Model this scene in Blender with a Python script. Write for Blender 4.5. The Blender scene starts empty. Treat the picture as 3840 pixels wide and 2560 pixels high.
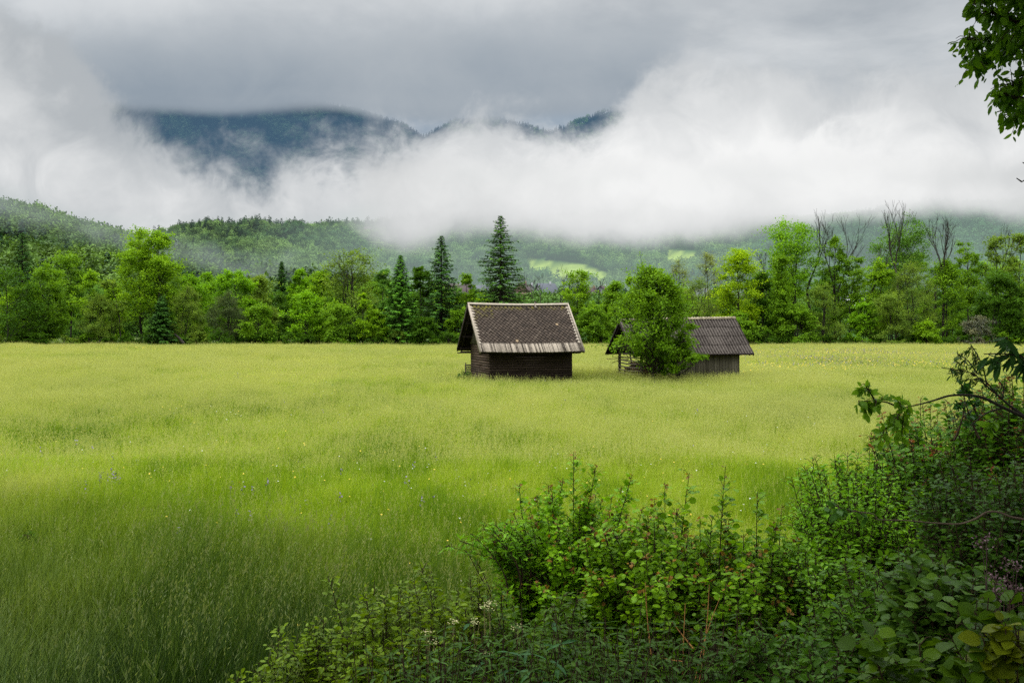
import bpy, math
import numpy as np
PI = math.pi
sc = bpy.context.scene
COL = sc.collection
# ------------------------------------------------------------------ camera geometry of the place
FPX, CX, HY, CAMZ = 3733.33, 1920.0, 1220.0, 3.0
def at(px, py, D):
    return np.array([(px - CX) / FPX * D, D, CAMZ + (HY - py) / FPX * D])
def gx(px, D):
    return (px - CX) / FPX * D
def proj(P):
    P = np.asarray(P, float)
    return CX + P[..., 0] / P[..., 1] * FPX, HY - (P[..., 2] - CAMZ) / P[..., 1] * FPX

# ------------------------------------------------------------------ mesh helpers
def new_mesh(name, V, faces, attrs=None, smooth=False):
    me = bpy.data.meshes.new(name)
    V = np.ascontiguousarray(V, np.float32)
    me.vertices.add(len(V)); me.vertices.foreach_set('co', V.ravel())
    faces = [np.asarray(f, np.int32) for f in faces if len(f)]
    if faces:
        li = np.concatenate([f.ravel() for f in faces])
        tot = np.concatenate([np.full(len(f), f.shape[1], np.int32) for f in faces])
        st = np.concatenate([[0], np.cumsum(tot)[:-1]]).astype(np.int32)
        me.loops.add(len(li)); me.loops.foreach_set('vertex_index', li)
        me.polygons.add(len(tot)); me.polygons.foreach_set('loop_start', st)
        try: me.polygons.foreach_set('loop_total', tot)
        except Exception: pass
        if smooth: me.polygons.foreach_set('use_smooth', np.ones(len(tot), bool))
        me.update(calc_edges=True)
    for k, (ty, dom, arr) in (attrs or {}).items():
        a = me.attributes.new(k, ty, dom)
        key = {'FLOAT': 'value', 'INT': 'value', 'FLOAT_VECTOR': 'vector', 'FLOAT_COLOR': 'color'}[ty]
        a.data.foreach_set(key, np.ascontiguousarray(arr, np.int32 if ty == 'INT' else np.float32).ravel())
    return me

class Buf:
    def __init__(s): s.V = []; s.F = {}; s.T = []; s.n = 0
    def add(s, V, F, tint=0.5):
        V = np.asarray(V, float).reshape(-1, 3)
        for f in (F if isinstance(F, list) else [F]):
            f = np.atleast_2d(np.asarray(f, int))
            if f.size == 0: continue
            s.F.setdefault(f.shape[1], []).append(f + s.n)
        s.V.append(V); s.n += len(V)
        t = np.asarray(tint, float)
        s.T.append(np.full(len(V), float(t)) if t.ndim == 0 else t.ravel())
        return s
    def box(s, o, ax, ay, az, tint=0.5):
        """box from corner o spanned by vectors ax, ay, az"""
        o, ax, ay, az = [np.asarray(q, float) for q in (o, ax, ay, az)]
        V = [o, o+ax, o+ax+ay, o+ay, o+az, o+ax+az, o+ax+ay+az, o+ay+az]
        return s.add(V, [[0,3,2,1],[4,5,6,7],[0,1,5,4],[1,2,6,5],[2,3,7,6],[3,0,4,7]], tint)
    def bar(s, p0, p1, w, h, up=(0,0,1), tint=0.5):
        p0, p1, up = np.asarray(p0, float), np.asarray(p1, float), np.asarray(up, float)
        d = (p1-p0)/np.linalg.norm(p1-p0); x = np.cross(d, up); x /= np.linalg.norm(x); y = np.cross(x, d)
        return s.box(p0 - x*w/2 - y*h/2, x*w, y*h, p1-p0, tint)
    def tubes(s, P0, P1, R0, R1, k=5, tint=0.5):
        P0, P1 = np.asarray(P0, float), np.asarray(P1, float)
        if len(P0) == 0: return s
        R0, R1 = np.asarray(R0, float), np.asarray(R1, float)
        d = P1 - P0; d /= np.maximum(np.linalg.norm(d, axis=1, keepdims=True), 1e-9)
        ref = np.where(np.abs(d[:, 2:3]) > .9, np.array([[1., 0, 0]]), np.array([[0, 0, 1.]]))
        x = np.cross(d, ref); x /= np.linalg.norm(x, axis=1, keepdims=True); y = np.cross(d, x)
        a = np.arange(k) * 2*PI/k; c, sn = np.cos(a), np.sin(a)
        ring = c[None, :, None]*x[:, None] + sn[None, :, None]*y[:, None]
        V = np.concatenate([P0[:, None] + ring*R0[:, None, None], P1[:, None] + ring*R1[:, None, None]], 1)
        i = np.arange(k); j = (i+1) % k
        f = np.stack([i, j, j+k, i+k], 1)
        F = (f[None] + (np.arange(len(P0))*2*k)[:, None, None]).reshape(-1, 4)
        return s.add(V.reshape(-1, 3), F, tint)
    def leaves(s, proto, pos, axis, normal, size, tint):
        pv, pf = proto
        pos = np.asarray(pos, float); n = len(pos)
        if n == 0: return s
        Y = axis / np.maximum(np.linalg.norm(axis, axis=1, keepdims=True), 1e-9)
        N = normal - (normal*Y).sum(1, keepdims=True)*Y
        N /= np.maximum(np.linalg.norm(N, axis=1, keepdims=True), 1e-9)
        X = np.cross(Y, N)
        size = np.broadcast_to(np.asarray(size, float), (n,))[:, None, None]
        V = pos[:, None] + size*(pv[None, :, 0:1]*X[:, None] + pv[None, :, 1:2]*Y[:, None] + pv[None, :, 2:3]*N[:, None])
        F = [(np.asarray(f)[None] + (np.arange(n)*len(pv))[:, None, None]).reshape(-1, np.asarray(f).shape[1]) for f in pf]
        return s.add(V.reshape(-1, 3), F, np.repeat(np.broadcast_to(tint, (n,)), len(pv)))
    def mesh(s, name, off=None, smooth=False):
        V = np.concatenate(s.V) if s.V else np.zeros((0, 3))
        if off is not None: V = V - np.asarray(off)
        return new_mesh(name, V, [np.concatenate(f) for f in s.F.values()],
                        {'tint': ('FLOAT', 'POINT', np.concatenate(s.T) if s.T else np.zeros(0))}, smooth)

def part(name, buf, mat, parent=None, color=None, smooth=False, label=None):
    off = tuple(parent.location) if parent is not None and parent.parent is None else None
    if parent is not None and parent.parent is not None: off = tuple(parent.parent.location)
    o = bpy.data.objects.new(name, buf.mesh(name, off, smooth)); COL.objects.link(o)
    o.data.materials.append(mat)
    if parent is not None: o.parent = parent
    if color is not None: o.color = (*color, 1)
    if label: o['label'] = label
    return o
def tag(o, label=None, cat=None, group=None, kind=None):
    if label: o['label'] = label
    if cat: o['category'] = cat
    if group: o['group'] = group
    if kind: o['kind'] = kind
    return o
def thing(name, loc, label, cat, group=None):
    o = bpy.data.objects.new(name, None); COL.objects.link(o)
    o.location = [float(q) for q in loc]; o.empty_display_size = .2
    return tag(o, label, cat, group)

# ------------------------------------------------------------------ materials
def mat(name):
    m = bpy.data.materials.new(name); m.use_nodes = True
    nt = m.node_tree; nt.nodes.clear()
    return m, nt, nt.nodes, nt.links
def nd(nodes, ty, **kw):
    n = nodes.new(ty)
    for k, v in kw.items(): setattr(n, k, v)
    return n
def ramp(nodes, stops, interp='LINEAR'):
    r = nodes.new('ShaderNodeValToRGB'); r.color_ramp.interpolation = interp
    e = r.color_ramp.elements
    while len(e) < len(stops): e.new(.5)
    for el, (p, c) in zip(e, stops):
        el.position = p; el.color = (*c, 1) if len(c) == 3 else c
    return r
def mul(nodes, links, a, b):
    n = nodes.new('ShaderNodeVectorMath'); n.operation = 'MULTIPLY'
    links.new(a, n.inputs[0])
    if isinstance(b, tuple): n.inputs[1].default_value = b
    else: links.new(b, n.inputs[1])
    return n.outputs[0]
def math_(nodes, links, op, a, b=None, c=None, clamp=False):
    n = nodes.new('ShaderNodeMath'); n.operation = op; n.use_clamp = clamp
    for i, q in enumerate((a, b, c)):
        if q is None: continue
        if isinstance(q, (int, float)): n.inputs[i].default_value = q
        else: links.new(q, n.inputs[i])
    return n.outputs[0]

def leaf_material(name, src='OBJECT', trans=.40, rough=.6, spec=.05, ty=(1.15, 1.1, .55), stops=None):
    m, nt, N, L = mat(name)
    at_ = nd(N, 'ShaderNodeAttribute', attribute_name='tint')
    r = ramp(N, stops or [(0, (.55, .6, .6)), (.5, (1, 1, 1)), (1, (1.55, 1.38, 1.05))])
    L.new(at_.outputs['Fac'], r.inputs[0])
    if src == 'OBJECT': col = nd(N, 'ShaderNodeObjectInfo').outputs['Color']
    else: col = nd(N, 'ShaderNodeAttribute', attribute_name='col', attribute_type='INSTANCER').outputs['Color']
    c = mul(N, L, col, r.outputs[0])
    p = nd(N, 'ShaderNodeBsdfPrincipled'); L.new(c, p.inputs['Base Color'])
    p.inputs['Roughness'].default_value = rough; p.inputs['Specular IOR Level'].default_value = spec
    t = nd(N, 'ShaderNodeBsdfTranslucent'); L.new(mul(N, L, c, ty), t.inputs['Color'])
    mx = nd(N, 'ShaderNodeMixShader'); mx.inputs[0].default_value = trans
    L.new(p.outputs[0], mx.inputs[1]); L.new(t.outputs[0], mx.inputs[2])
    L.new(mx.outputs[0], nd(N, 'ShaderNodeOutputMaterial').inputs[0])
    return m
def plain_material(name, lo, hi, scale=(3, 3, 3), rough=.85, bump=.3, detail=6, tint=.6, spec=.1, coat=None):
    """lo..hi by stretched noise and by the per-piece 'tint' attribute"""
    m, nt, N, L = mat(name)
    tc = nd(N, 'ShaderNodeTexCoord'); mp = nd(N, 'ShaderNodeMapping'); mp.inputs['Scale'].default_value = scale
    L.new(tc.outputs['Object'], mp.inputs[0])
    nz = nd(N, 'ShaderNodeTexNoise'); nz.inputs['Scale'].default_value = 1; nz.inputs['Detail'].default_value = detail
    nz.inputs['Roughness'].default_value = .65
    L.new(mp.outputs[0], nz.inputs['Vector'])
    at_ = nd(N, 'ShaderNodeAttribute', attribute_name='tint')
    f = math_(N, L, 'MULTIPLY_ADD', at_.outputs['Fac'], tint, math_(N, L, 'MULTIPLY_ADD', nz.outputs[0], 1.6, -.3 - tint/2), clamp=True)
    r = ramp(N, [(0, lo), (1, hi)]); L.new(f, r.inputs[0])
    p = nd(N, 'ShaderNodeBsdfPrincipled'); L.new(r.outputs[0], p.inputs['Base Color'])
    p.inputs['Roughness'].default_value = rough; p.inputs['Specular IOR Level'].default_value = spec
    if bump:
        b = nd(N, 'ShaderNodeBump'); b.inputs['Strength'].default_value = bump; b.inputs['Distance'].default_value = .02
        L.new(nz.outputs[0], b.inputs['Height']); L.new(b.outputs[0], p.inputs['Normal'])
    L.new(p.outputs[0], nd(N, 'ShaderNodeOutputMaterial').inputs[0])
    return m
M_LEAF = leaf_material('tree_leaf')
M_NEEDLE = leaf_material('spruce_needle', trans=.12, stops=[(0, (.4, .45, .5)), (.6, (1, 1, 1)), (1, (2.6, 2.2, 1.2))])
M_WET = leaf_material('wet_leaf', trans=.38, rough=.42, spec=.08)
M_FOREST = leaf_material('forest_leaf', src='INSTANCER', trans=.15)
M_BARK = plain_material('bark', (.012, .010, .008), (.05, .042, .033), (6, 6, 1.5))
M_TWIG = plain_material('twig', (.02, .014, .009), (.07, .045, .025), (20, 20, 20), bump=0)
M_STALK = plain_material('dry_stalk', (.22, .10, .03), (.36, .18, .06), (20, 20, 20), bump=0)

# ------------------------------------------------------------------ leaf shapes (x across, y along, z up)
def fanleaf(outline, mid, fold=.08):
    """outline: right side points from base to tip; mirrored; split along the midrib so that the leaf folds"""
    R = [(x, y, fold*x*2) for x, y in outline]; Lf = [(-x, y, fold*x*2) for x, y in outline]
    base, tip = (0, 0, 0), (0, mid[-1], -.06); c = [(0, y, 0) for y in mid[:-1]]
    V = [base] + c + [tip] + R + Lf
    nm, no = len(c), len(outline); tri = []
    for side, off in ((0, 2+nm), (1, 2+nm+no)):
        spine = list(range(0, nm+2)); edge = [0] + [off+i for i in range(no)] + [nm+1]
        # triangulate between spine and edge
        i = j = 0
        while i < len(spine)-1 or j < len(edge)-1:
            if j < len(edge)-1 and (i == len(spine)-1 or V[edge[j+1]][1] <= V[spine[i+1]][1] + .05):
                t = (spine[i], edge[j], edge[j+1]); j += 1
            else:
                t = (spine[i], edge[j], spine[i+1]); i += 1
            if len(set(t)) == 3: tri.append(t if side == 0 else t[::-1])
    return np.array(V, float), [np.array(tri)]
LEAF_QUAD = (np.array([[0, 0, 0], [.33, .45, .05], [0, 1, 0], [-.33, .45, .05]]), [np.array([[0, 1, 2, 3]])])
LEAF_SPRAY = (np.array([[0, 0, 0], [.21, .4, -.05], [0, 1, -.12], [-.21, .4, -.05]]), [np.array([[0, 1, 2, 3]])])
LEAF_OVAL = fanleaf([(.2, .2), (.27, .5), (.17, .8)], [.5, 1.0])
LEAF_HAZEL = fanleaf([(.22, .04), (.42, .25), (.46, .55), (.3, .82)], [.45, 1.05])
LEAF_MAPLE = fanleaf([(.22, -.06), (.5, .1), (.34, .28), (.62, .52), (.3, .5), (.2, .7)], [.3, .62, 1.0])
LEAF_LANCE = fanleaf([(.09, .18), (.13, .5), (.08, .8)], [.5, 1.0], fold=.15)

def unit(v): return v / np.maximum(np.linalg.norm(v, axis=-1, keepdims=True), 1e-9)
def bez(p0, p1, p2, n):
    t = np.linspace(0, 1, n)[:, None]
    return (1-t)**2*p0 + 2*t*(1-t)*p1 + t*t*p2

# ------------------------------------------------------------------ tree grower
def env(kind, t):
    if kind == 'egg': return np.maximum(np.sin(PI*np.clip(t, 0, 1)**.62), 0)**.85
    if kind == 'round': return np.sqrt(np.maximum(1-(2*t-1)**2, 0))
    if kind == 'oval': return np.maximum(np.sin(PI*np.clip(t, 0, 1)**.75), 0)**.7
    if kind == 'cone': return np.minimum(t/.12, 1)*(1-t)**.75 + .06
    if kind == 'vase': return np.minimum(1.25*(t+.08)**.6*(1.03-t)**.32, 1)
    if kind == 'column': return np.minimum(np.minimum(t/.15, 1), ((1-t)/.3)**.6)*.95+.04
    if kind == 'bush': return np.sqrt(np.maximum(1-t**2.2, 0))*(.82+.18*np.minimum(t/.3, 1))
    if kind == 'feather': return np.minimum(t/.1, 1)*(1-t*.92)*(.75+.25*np.sin(t*23))
class Skel:
    def __init__(s): s.a = []; s.b = []; s.ra = []; s.rb = []
    def path(s, pts, r0, r1, p=1.0):
        n = len(pts)-1; r = r0 + (r1-r0)*(np.arange(n+1)/n)**p
        for i in range(n): s.a.append(pts[i]); s.b.append(pts[i+1]); s.ra.append(r[i]); s.rb.append(r[i+1])
    def arr(s, A, B, r0, r1):
        s.x = getattr(s, 'x', []); s.x.append((A, B, np.broadcast_to(r0, (len(A),)), np.broadcast_to(r1, (len(A),))))
    def to(s, buf, k=5):
        for q in getattr(s, 'x', []): buf.tubes(*q, 3)
        if s.a: buf.tubes(np.array(s.a), np.array(s.b), np.array(s.ra), np.array(s.rb), k)
def broadleaf(rng, base, H, W, kind='oval', low=.2, n=6000, leaf=.3, clumps=55, trunk=None, stems=1, lean=0., flat=.6, spread=.135, shell=.5, vig=.35, proto=LEAF_QUAD):
    """returns (wood skeleton, leaf buffer); base world xyz; crown from low*H to H"""
    base = np.asarray(base, float); sk = Skel(); lb = Buf(); tr = trunk or H*.013
    ph = rng.uniform(0, 2*PI, 6); leanv = np.array([lean*H, rng.uniform(-.03, .03)*H, 0])
    tops = []
    for s_ in range(stems):
        off = np.array([rng.uniform(-.06, .06)*W*(stems > 1), rng.uniform(-.06, .06)*W*(stems > 1), 0])
        out = (rng.uniform(-.22, .22, 2)*W if stems > 1 else rng.uniform(-.02, .02, 2)*H)
        top = base + leanv + np.array([out[0], out[1], H*rng.uniform(.84, .95)])
        pts = bez(base+off, base+off*2+np.array([out[0]*.1, out[1]*.1, H*.5]), top, 10)
        pts[1:-1, :2] += rng.normal(0, .006*H, (8, 2))
        sk.path(pts, tr/(stems**.4), .03, .8); tops.append(pts)
    z0 = low*H
    cc = []
    while len(cc) < clumps:
        t = rng.uniform(0, 1)**.9; a = rng.uniform(0, 2*PI)
        lob = 1 + vig*(.5*math.sin(3*a+ph[0]+5*t) + .4*math.sin(2*a+ph[1]-7*t) + .45*math.sin(9*t+ph[2]+a))*.8
        R = W/2*float(env(kind, np.array(t)))*lob*(shell+(1-shell)*math.sqrt(rng.uniform()))
        c = base + leanv*(low+t*(1-low)) + np.array([math.cos(a)*R, math.sin(a)*R, z0+t*(H-z0)*.97])
        cc.append((c, R, t))
    wts = rng.uniform(.5, 1.5, clumps); wts /= wts.sum()
    for (c, R, t), w in zip(cc, wts):
        pts = tops[rng.integers(len(tops))]
        zc = c[2]-base[2]
        ha = np.clip(zc - (.55+.5*rng.uniform())*R - .02*H, max(.08*H, .5*z0), H*.9)
        f = np.interp(ha, pts[:, 2]-base[2], np.arange(len(pts)))
        i = min(int(f), len(pts)-2); p0 = pts[i]+(pts[i+1]-pts[i])*(f-i)
        mid = p0*.5+c*.5 + np.array([0, 0, -.12*R]) + rng.normal(0, .05*R+.05, 3)
        lp = bez(p0, mid, c, 5); sk.path(lp, max(.2*tr*(1-t*.6), .02), .012)
        m = max(int(n*w), 6); k = 6
        rc = spread*W*(.7+.6*rng.uniform())
        tips = c + rng.normal(0, 1, (k, 3))*np.array([rc, rc, rc*flat])
        for tp in tips: sk.path(np.array([c*.8+p0*.2, (c+tp)/2+np.array([0, 0, .05*rc]), tp]), .012, .006)
        q = rng.integers(k, size=m)
        frac = rng.uniform(.25, 1.1, (m, 1))
        pos = c + (tips[q]-c)*frac + rng.normal(0, 1, (m, 3))*np.array([.34, .34, .34*flat])*rc
        outw = unit(pos - (base + np.array([0, 0, zc*.75])))
        nrm = unit(.45*outw + np.array([0, 0, .7]) + rng.normal(0, .45, (m, 3)))
        ax = unit(outw*.6 + rng.normal(0, .7, (m, 3)) + np.array([0, 0, -.25]))
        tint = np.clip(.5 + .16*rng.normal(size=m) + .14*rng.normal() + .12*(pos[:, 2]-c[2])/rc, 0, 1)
        lb.leaves(proto, pos, ax, nrm, leaf*rng.uniform(.65, 1.3, m), tint)
    return sk, lb
def bare(rng, base, H, W, sk=None, depth=5, r0=None, up=.5, start=.35):
    sk = sk or Skel(); base = np.asarray(base, float); r0 = r0 or H*.012
    def grow(p, d, L, r, dep):
        pts = [p]
        for i in range(3):
            d = unit(d + rng.normal(0, .13, 3) + np.array([0, 0, up*.12])); pts.append(pts[-1]+d*L/3)
        sk.path(np.array(pts), r, r*.62)
        if dep == 0: return
        for j in range(rng.integers(2, 4)):
            side = unit(rng.normal(0, 1, 3)); side -= d*(side@d); side = unit(side)
            nd_ = unit(d*.9 + side*rng.uniform(.35, .8)*W/H*2.2 + np.array([0, 0, .15*up]))
            at_ = pts[-1] if j < 2 else pts[rng.integers(1, 3)]
            grow(at_, nd_, L*rng.uniform(.6, .85), max(r*.58, .02), dep-1)
    tr = bez(base, base+np.array([rng.normal(0, .02)*H, 0, H*start*.5]), base+np.array([rng.normal(0, .02)*H, 0, H*start]), 5)
    sk.path(tr, r0, r0*.8); grow(tr[-1], np.array([0, 0, 1.]), H*.24, r0*.8, depth)
    # scale to the wanted height
    top = max(q[2] for q in sk.b) - base[2]
    sk.a = [base+(q-base)*[1, 1, H/top] for q in sk.a]; sk.b = [base+(q-base)*[1, 1, H/top] for q in sk.b]
    return sk
def spruce(rng, base, H, W, low=.04, dense=1., leaf=.5, ragged=.15):
    base = np.asarray(base, float); sk = Skel(); lb = Buf()
    sk.path(np.array([base, base+[0, 0, H*.5], base+[.05, 0, H]]), H*.016, .02)
    N_ = int(330*dense); a = rng.uniform(0, 6.28)
    if True:
        for i in range(N_):
            t = min(((i+rng.uniform(0, 1))/N_)**.92, .99); z = H*(low + (1-low)*t)
            R = W/2*((1-t)**.8*(1.0 if t > .12 else .8+1.6*t)) + .10
            a += 2.39996 + rng.normal(0, .25); r = R*(1+rng.normal(0, ragged)-.12*math.sin(i*.37))
            r = max(r, .15)
            d = np.array([math.cos(a), math.sin(a), 0]); el = .45*t-.28+rng.normal(0, .06)
            p0 = base+[0, 0, z]; p2 = p0 + d*r + np.array([0, 0, r*el]); p1 = p0 + d*r*.55 + np.array([0, 0, r*(el-.18)*.6])
            bp = bez(p0, p1, p2, 5); sk.path(bp, .02+.012*r, .008)
            m = int(12+34*r/(W/2))
            tt = rng.uniform(.12, 1.02, m)**.8
            pos = (1-tt[:, None])**2*p0 + 2*tt[:, None]*(1-tt[:, None])*p1 + tt[:, None]**2*p2
            side = rng.choice([-1, 1], m)[:, None]*np.array([-d[1], d[0], 0])
            ax = unit(d*rng.uniform(.3, 1, (m, 1)) + side*rng.uniform(.1, 1, (m, 1)) + np.array([0, 0, 1])*rng.uniform(-.75, .1, (m, 1)))
            nr = unit(np.array([0, 0, 1.]) + .4*d + rng.normal(0, .3, (m, 3)))
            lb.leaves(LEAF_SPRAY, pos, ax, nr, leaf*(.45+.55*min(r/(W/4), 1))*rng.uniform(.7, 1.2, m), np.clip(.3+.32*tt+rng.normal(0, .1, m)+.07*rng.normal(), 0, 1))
    return sk, lb

# ------------------------------------------------------------------ instancing of uncountable stuff
def scatter(name, P, rot, scl, idx, protos, col=None):
    n = len(P)
    attrs = {'rot': ('FLOAT_VECTOR', 'POINT', rot), 'scl': ('FLOAT', 'POINT', scl), 'idx': ('INT', 'POINT', idx)}
    if col is not None: attrs['col'] = ('FLOAT_COLOR', 'POINT', np.concatenate([col, np.ones((n, 1))], 1))
    o = bpy.data.objects.new(name, new_mesh(name, P, [], attrs)); COL.objects.link(o)
    pc = bpy.data.collections.new(name + '_kinds')
    for p in protos: pc.objects.link(p)
    ng = bpy.data.node_groups.new(name, 'GeometryNodeTree')
    ng.interface.new_socket('Geometry', in_out='INPUT', socket_type='NodeSocketGeometry')
    ng.interface.new_socket('Geometry', in_out='OUTPUT', socket_type='NodeSocketGeometry')
    N, L = ng.nodes, ng.links
    gi, go = N.new('NodeGroupInput'), N.new('NodeGroupOutput')
    ci = N.new('GeometryNodeCollectionInfo'); ci.inputs[0].default_value = pc
    ci.inputs['Separate Children'].default_value = True; ci.inputs['Reset Children'].default_value = True
    ip = N.new('GeometryNodeInstanceOnPoints'); ip.inputs['Pick Instance'].default_value = True
    def named(k, ty):
        q = N.new('GeometryNodeInputNamedAttribute'); q.data_type = ty; q.inputs['Name'].default_value = k
        return [s for s in q.outputs if s.enabled and s.name == 'Attribute'][0]
    e2r = N.new('FunctionNodeEulerToRotation')
    L.new(gi.outputs[0], ip.inputs['Points']); L.new(ci.outputs[0], ip.inputs['Instance'])
    L.new(named('idx', 'INT'), ip.inputs['Instance Index'])
    L.new(named('rot', 'FLOAT_VECTOR'), e2r.inputs[0]); L.new(e2r.outputs[0], ip.inputs['Rotation'])
    L.new(named('scl', 'FLOAT'), ip.inputs['Scale'])
    L.new(ip.outputs[0], go.inputs[0])
    md = o.modifiers.new('growth', 'NODES'); md.node_group = ng
    return o
def loose(name, buf, m):
    o = bpy.data.objects.new(name, buf.mesh(name)); o.data.materials.append(m); return o

# ------------------------------------------------------------------ camera, light, sky
cam = bpy.data.objects.new('camera', bpy.data.cameras.new('camera')); COL.objects.link(cam); sc.camera = cam
cam.location = (0, 0, CAMZ); cam.rotation_euler = (PI/2, 0, 0)
cam.data.lens = 35; cam.data.sensor_width = 36; cam.data.shift_y = -60/3840
cam.data.clip_start = .1; cam.data.clip_end = 20000
sc.view_settings.view_transform = 'Standard'; sc.view_settings.look = 'None'
sc.view_settings.exposure = 0; sc.view_settings.gamma = 1
cy = sc.cycles
cy.max_bounces = 7; cy.diffuse_bounces = 3; cy.glossy_bounces = 2; cy.transmission_bounces = 4; cy.transparent_max_bounces = 40
cy.caustics_reflective = False; cy.caustics_refractive = False; cy.use_denoising = False; cy.use_adaptive_sampling = True; cy.adaptive_threshold = .012; cy.adaptive_min_samples = 24; cy.min_transparent_bounces = 40
try: cy.denoiser = 'OPENIMAGEDENOISE'
except Exception: pass
cy.sample_clamp_indirect = 4

SUN_EL, SUN_AZ = math.radians(52), math.radians(-62)      # azimuth from +Y (view direction) towards +X: the light comes from the left, slightly beyond
sl = bpy.data.lights.new('sun', 'SUN'); so = bpy.data.objects.new('sun', sl); COL.objects.link(so)
sl.energy = 1.5; sl.angle = math.radians(25); sl.color = (1, .97, .9)
from mathutils import Vector
sd = Vector((math.sin(SUN_AZ)*math.cos(SUN_EL), math.cos(SUN_AZ)*math.cos(SUN_EL), math.sin(SUN_EL)))
so.rotation_euler = sd.to_track_quat('Z', 'Y').to_euler(); so.location = sd*80

w = bpy.data.worlds.new('World'); sc.world = w; w.use_nodes = True
nt = w.node_tree; N, L = nt.nodes, nt.links; N.clear()
sky = nd(N, 'ShaderNodeTexSky', sky_type='NISHITA', sun_disc=False)
sky.sun_elevation = SUN_EL; sky.sun_rotation = SUN_AZ
bs = nd(N, 'ShaderNodeBackground'); L.new(sky.outputs[0], bs.inputs[0]); bs.inputs[1].default_value = .08
tc = nd(N, 'ShaderNodeTexCoord'); sx = nd(N, 'ShaderNodeSeparateXYZ'); L.new(tc.outputs['Generated'], sx.inputs[0])
z = sx.outputs[2]
inv = math_(N, L, 'DIVIDE', 1.0, math_(N, L, 'ADD', math_(N, L, 'MAXIMUM', z, 0.0), .16))
pv = nd(N, 'ShaderNodeVectorMath', operation='SCALE'); L.new(tc.outputs['Generated'], pv.inputs[0]); L.new(inv, pv.inputs['Scale'])
def cloudnoise(scale, detail, off, dist=.0, rough=.55, sq=(1, 1, 1)):
    mp = nd(N, 'ShaderNodeMapping'); mp.inputs['Location'].default_value = off; mp.inputs['Scale'].default_value = sq
    L.new(pv.outputs[0], mp.inputs[0])
    n = nd(N, 'ShaderNodeTexNoise'); n.inputs['Scale'].default_value = scale; n.inputs['Detail'].default_value = detail
    n.inputs['Roughness'].default_value = rough; n.inputs['Distortion'].default_value = dist
    L.new(mp.outputs[0], n.inputs['Vector']); return n.outputs[0]
n1 = cloudnoise(.75, 5, (3.1, 1.7, 0), .3); n2 = cloudnoise(2.2, 6, (7.3, 2.2, 4), .25, .6, (1, 1, 1.6))
f = math_(N, L, 'MULTIPLY_ADD', n2, .75, math_(N, L, 'MULTIPLY', n1, .65))
fr = nd(N, 'ShaderNodeMapRange'); fr.inputs[1].default_value = .50; fr.inputs[2].default_value = .82; L.new(f, fr.inputs[0])
elev = ramp(N, [(0, (.40, .45, .50)), (.135, (.29, .35, .415)), (.19, (.335, .385, .435)), (.25, (.41, .45, .485)), (.33, (.43, .46, .49)), (1, (.55, .57, .59))])
L.new(z, elev.inputs[0])
lite = nd(N, 'ShaderNodeMixRGB'); lite.inputs[2].default_value = (.74, .76, .77, 1)
lf = math_(N, L, 'MULTIPLY', fr.outputs[0], .85); L.new(lf, lite.inputs[0]); L.new(elev.outputs[0], lite.inputs[1])
zen = nd(N, 'ShaderNodeMapRange'); zen.inputs[1].default_value = .34; zen.inputs[2].default_value = .75; zen.inputs[3].default_value = 1; zen.inputs[4].default_value = 6.5
zen.interpolation_type = 'SMOOTHSTEP'; L.new(z, zen.inputs[0])
bc = nd(N, 'ShaderNodeBackground'); L.new(lite.outputs[0], bc.inputs[0]); L.new(zen.outputs[0], bc.inputs[1])
mx = nd(N, 'ShaderNodeMixShader'); mx.inputs[0].default_value = .93
L.new(bs.outputs[0], mx.inputs[1]); L.new(bc.outputs[0], mx.inputs[2])
L.new(mx.outputs[0], nd(N, 'ShaderNodeOutputWorld').inputs[0])

# ------------------------------------------------------------------ ground
def smooth(e0, e1, x):
    t = np.clip((x-e0)/(e1-e0), 0, 1); return t*t*(3-2*t)
def ground_z(x, y):
    x, y = np.asarray(x, float), np.asarray(y, float)
    z = 1.4*(1-smooth(1.0, 6.5, y)) + .5*smooth(2.2, 5, x)*(1-smooth(7, 12, y))
    near = 1-smooth(140, 160, y)
    return z - .42*smooth(3.5, 7.0, y) + near*.05*(np.sin(x*.31+1)*np.sin(y*.23) + .6*np.sin(x*.9+y*.5))
ys = np.concatenate([np.linspace(-60, 0, 8), np.linspace(1, 60, 60), np.geomspace(63, 9000, 60)])
xs = np.concatenate([-np.geomspace(9000, 42, 30), np.linspace(-40, 40, 81), np.geomspace(42, 9000, 30)])
X, Y = np.meshgrid(xs, ys); V = np.stack([X, Y, ground_z(X, Y)], -1).reshape(-1, 3)
def gridfaces(ny, nx):
    i = np.arange(ny*nx).reshape(ny, nx)
    return np.stack([i[:-1, :-1], i[:-1, 1:], i[1:, 1:], i[1:, :-1]], -1).reshape(-1, 4)
M_SOIL = plain_material('meadow_soil', (.03, .045, .008), (.075, .105, .018), (.4, .4, .4), bump=0, tint=0)
o = bpy.data.objects.new('ground', new_mesh('ground', V, [gridfaces(len(ys), len(xs))], smooth=True)); COL.objects.link(o)
o.data.materials.append(M_SOIL); tag(o, 'level valley floor under the tall meadow grass', kind='structure')

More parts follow.
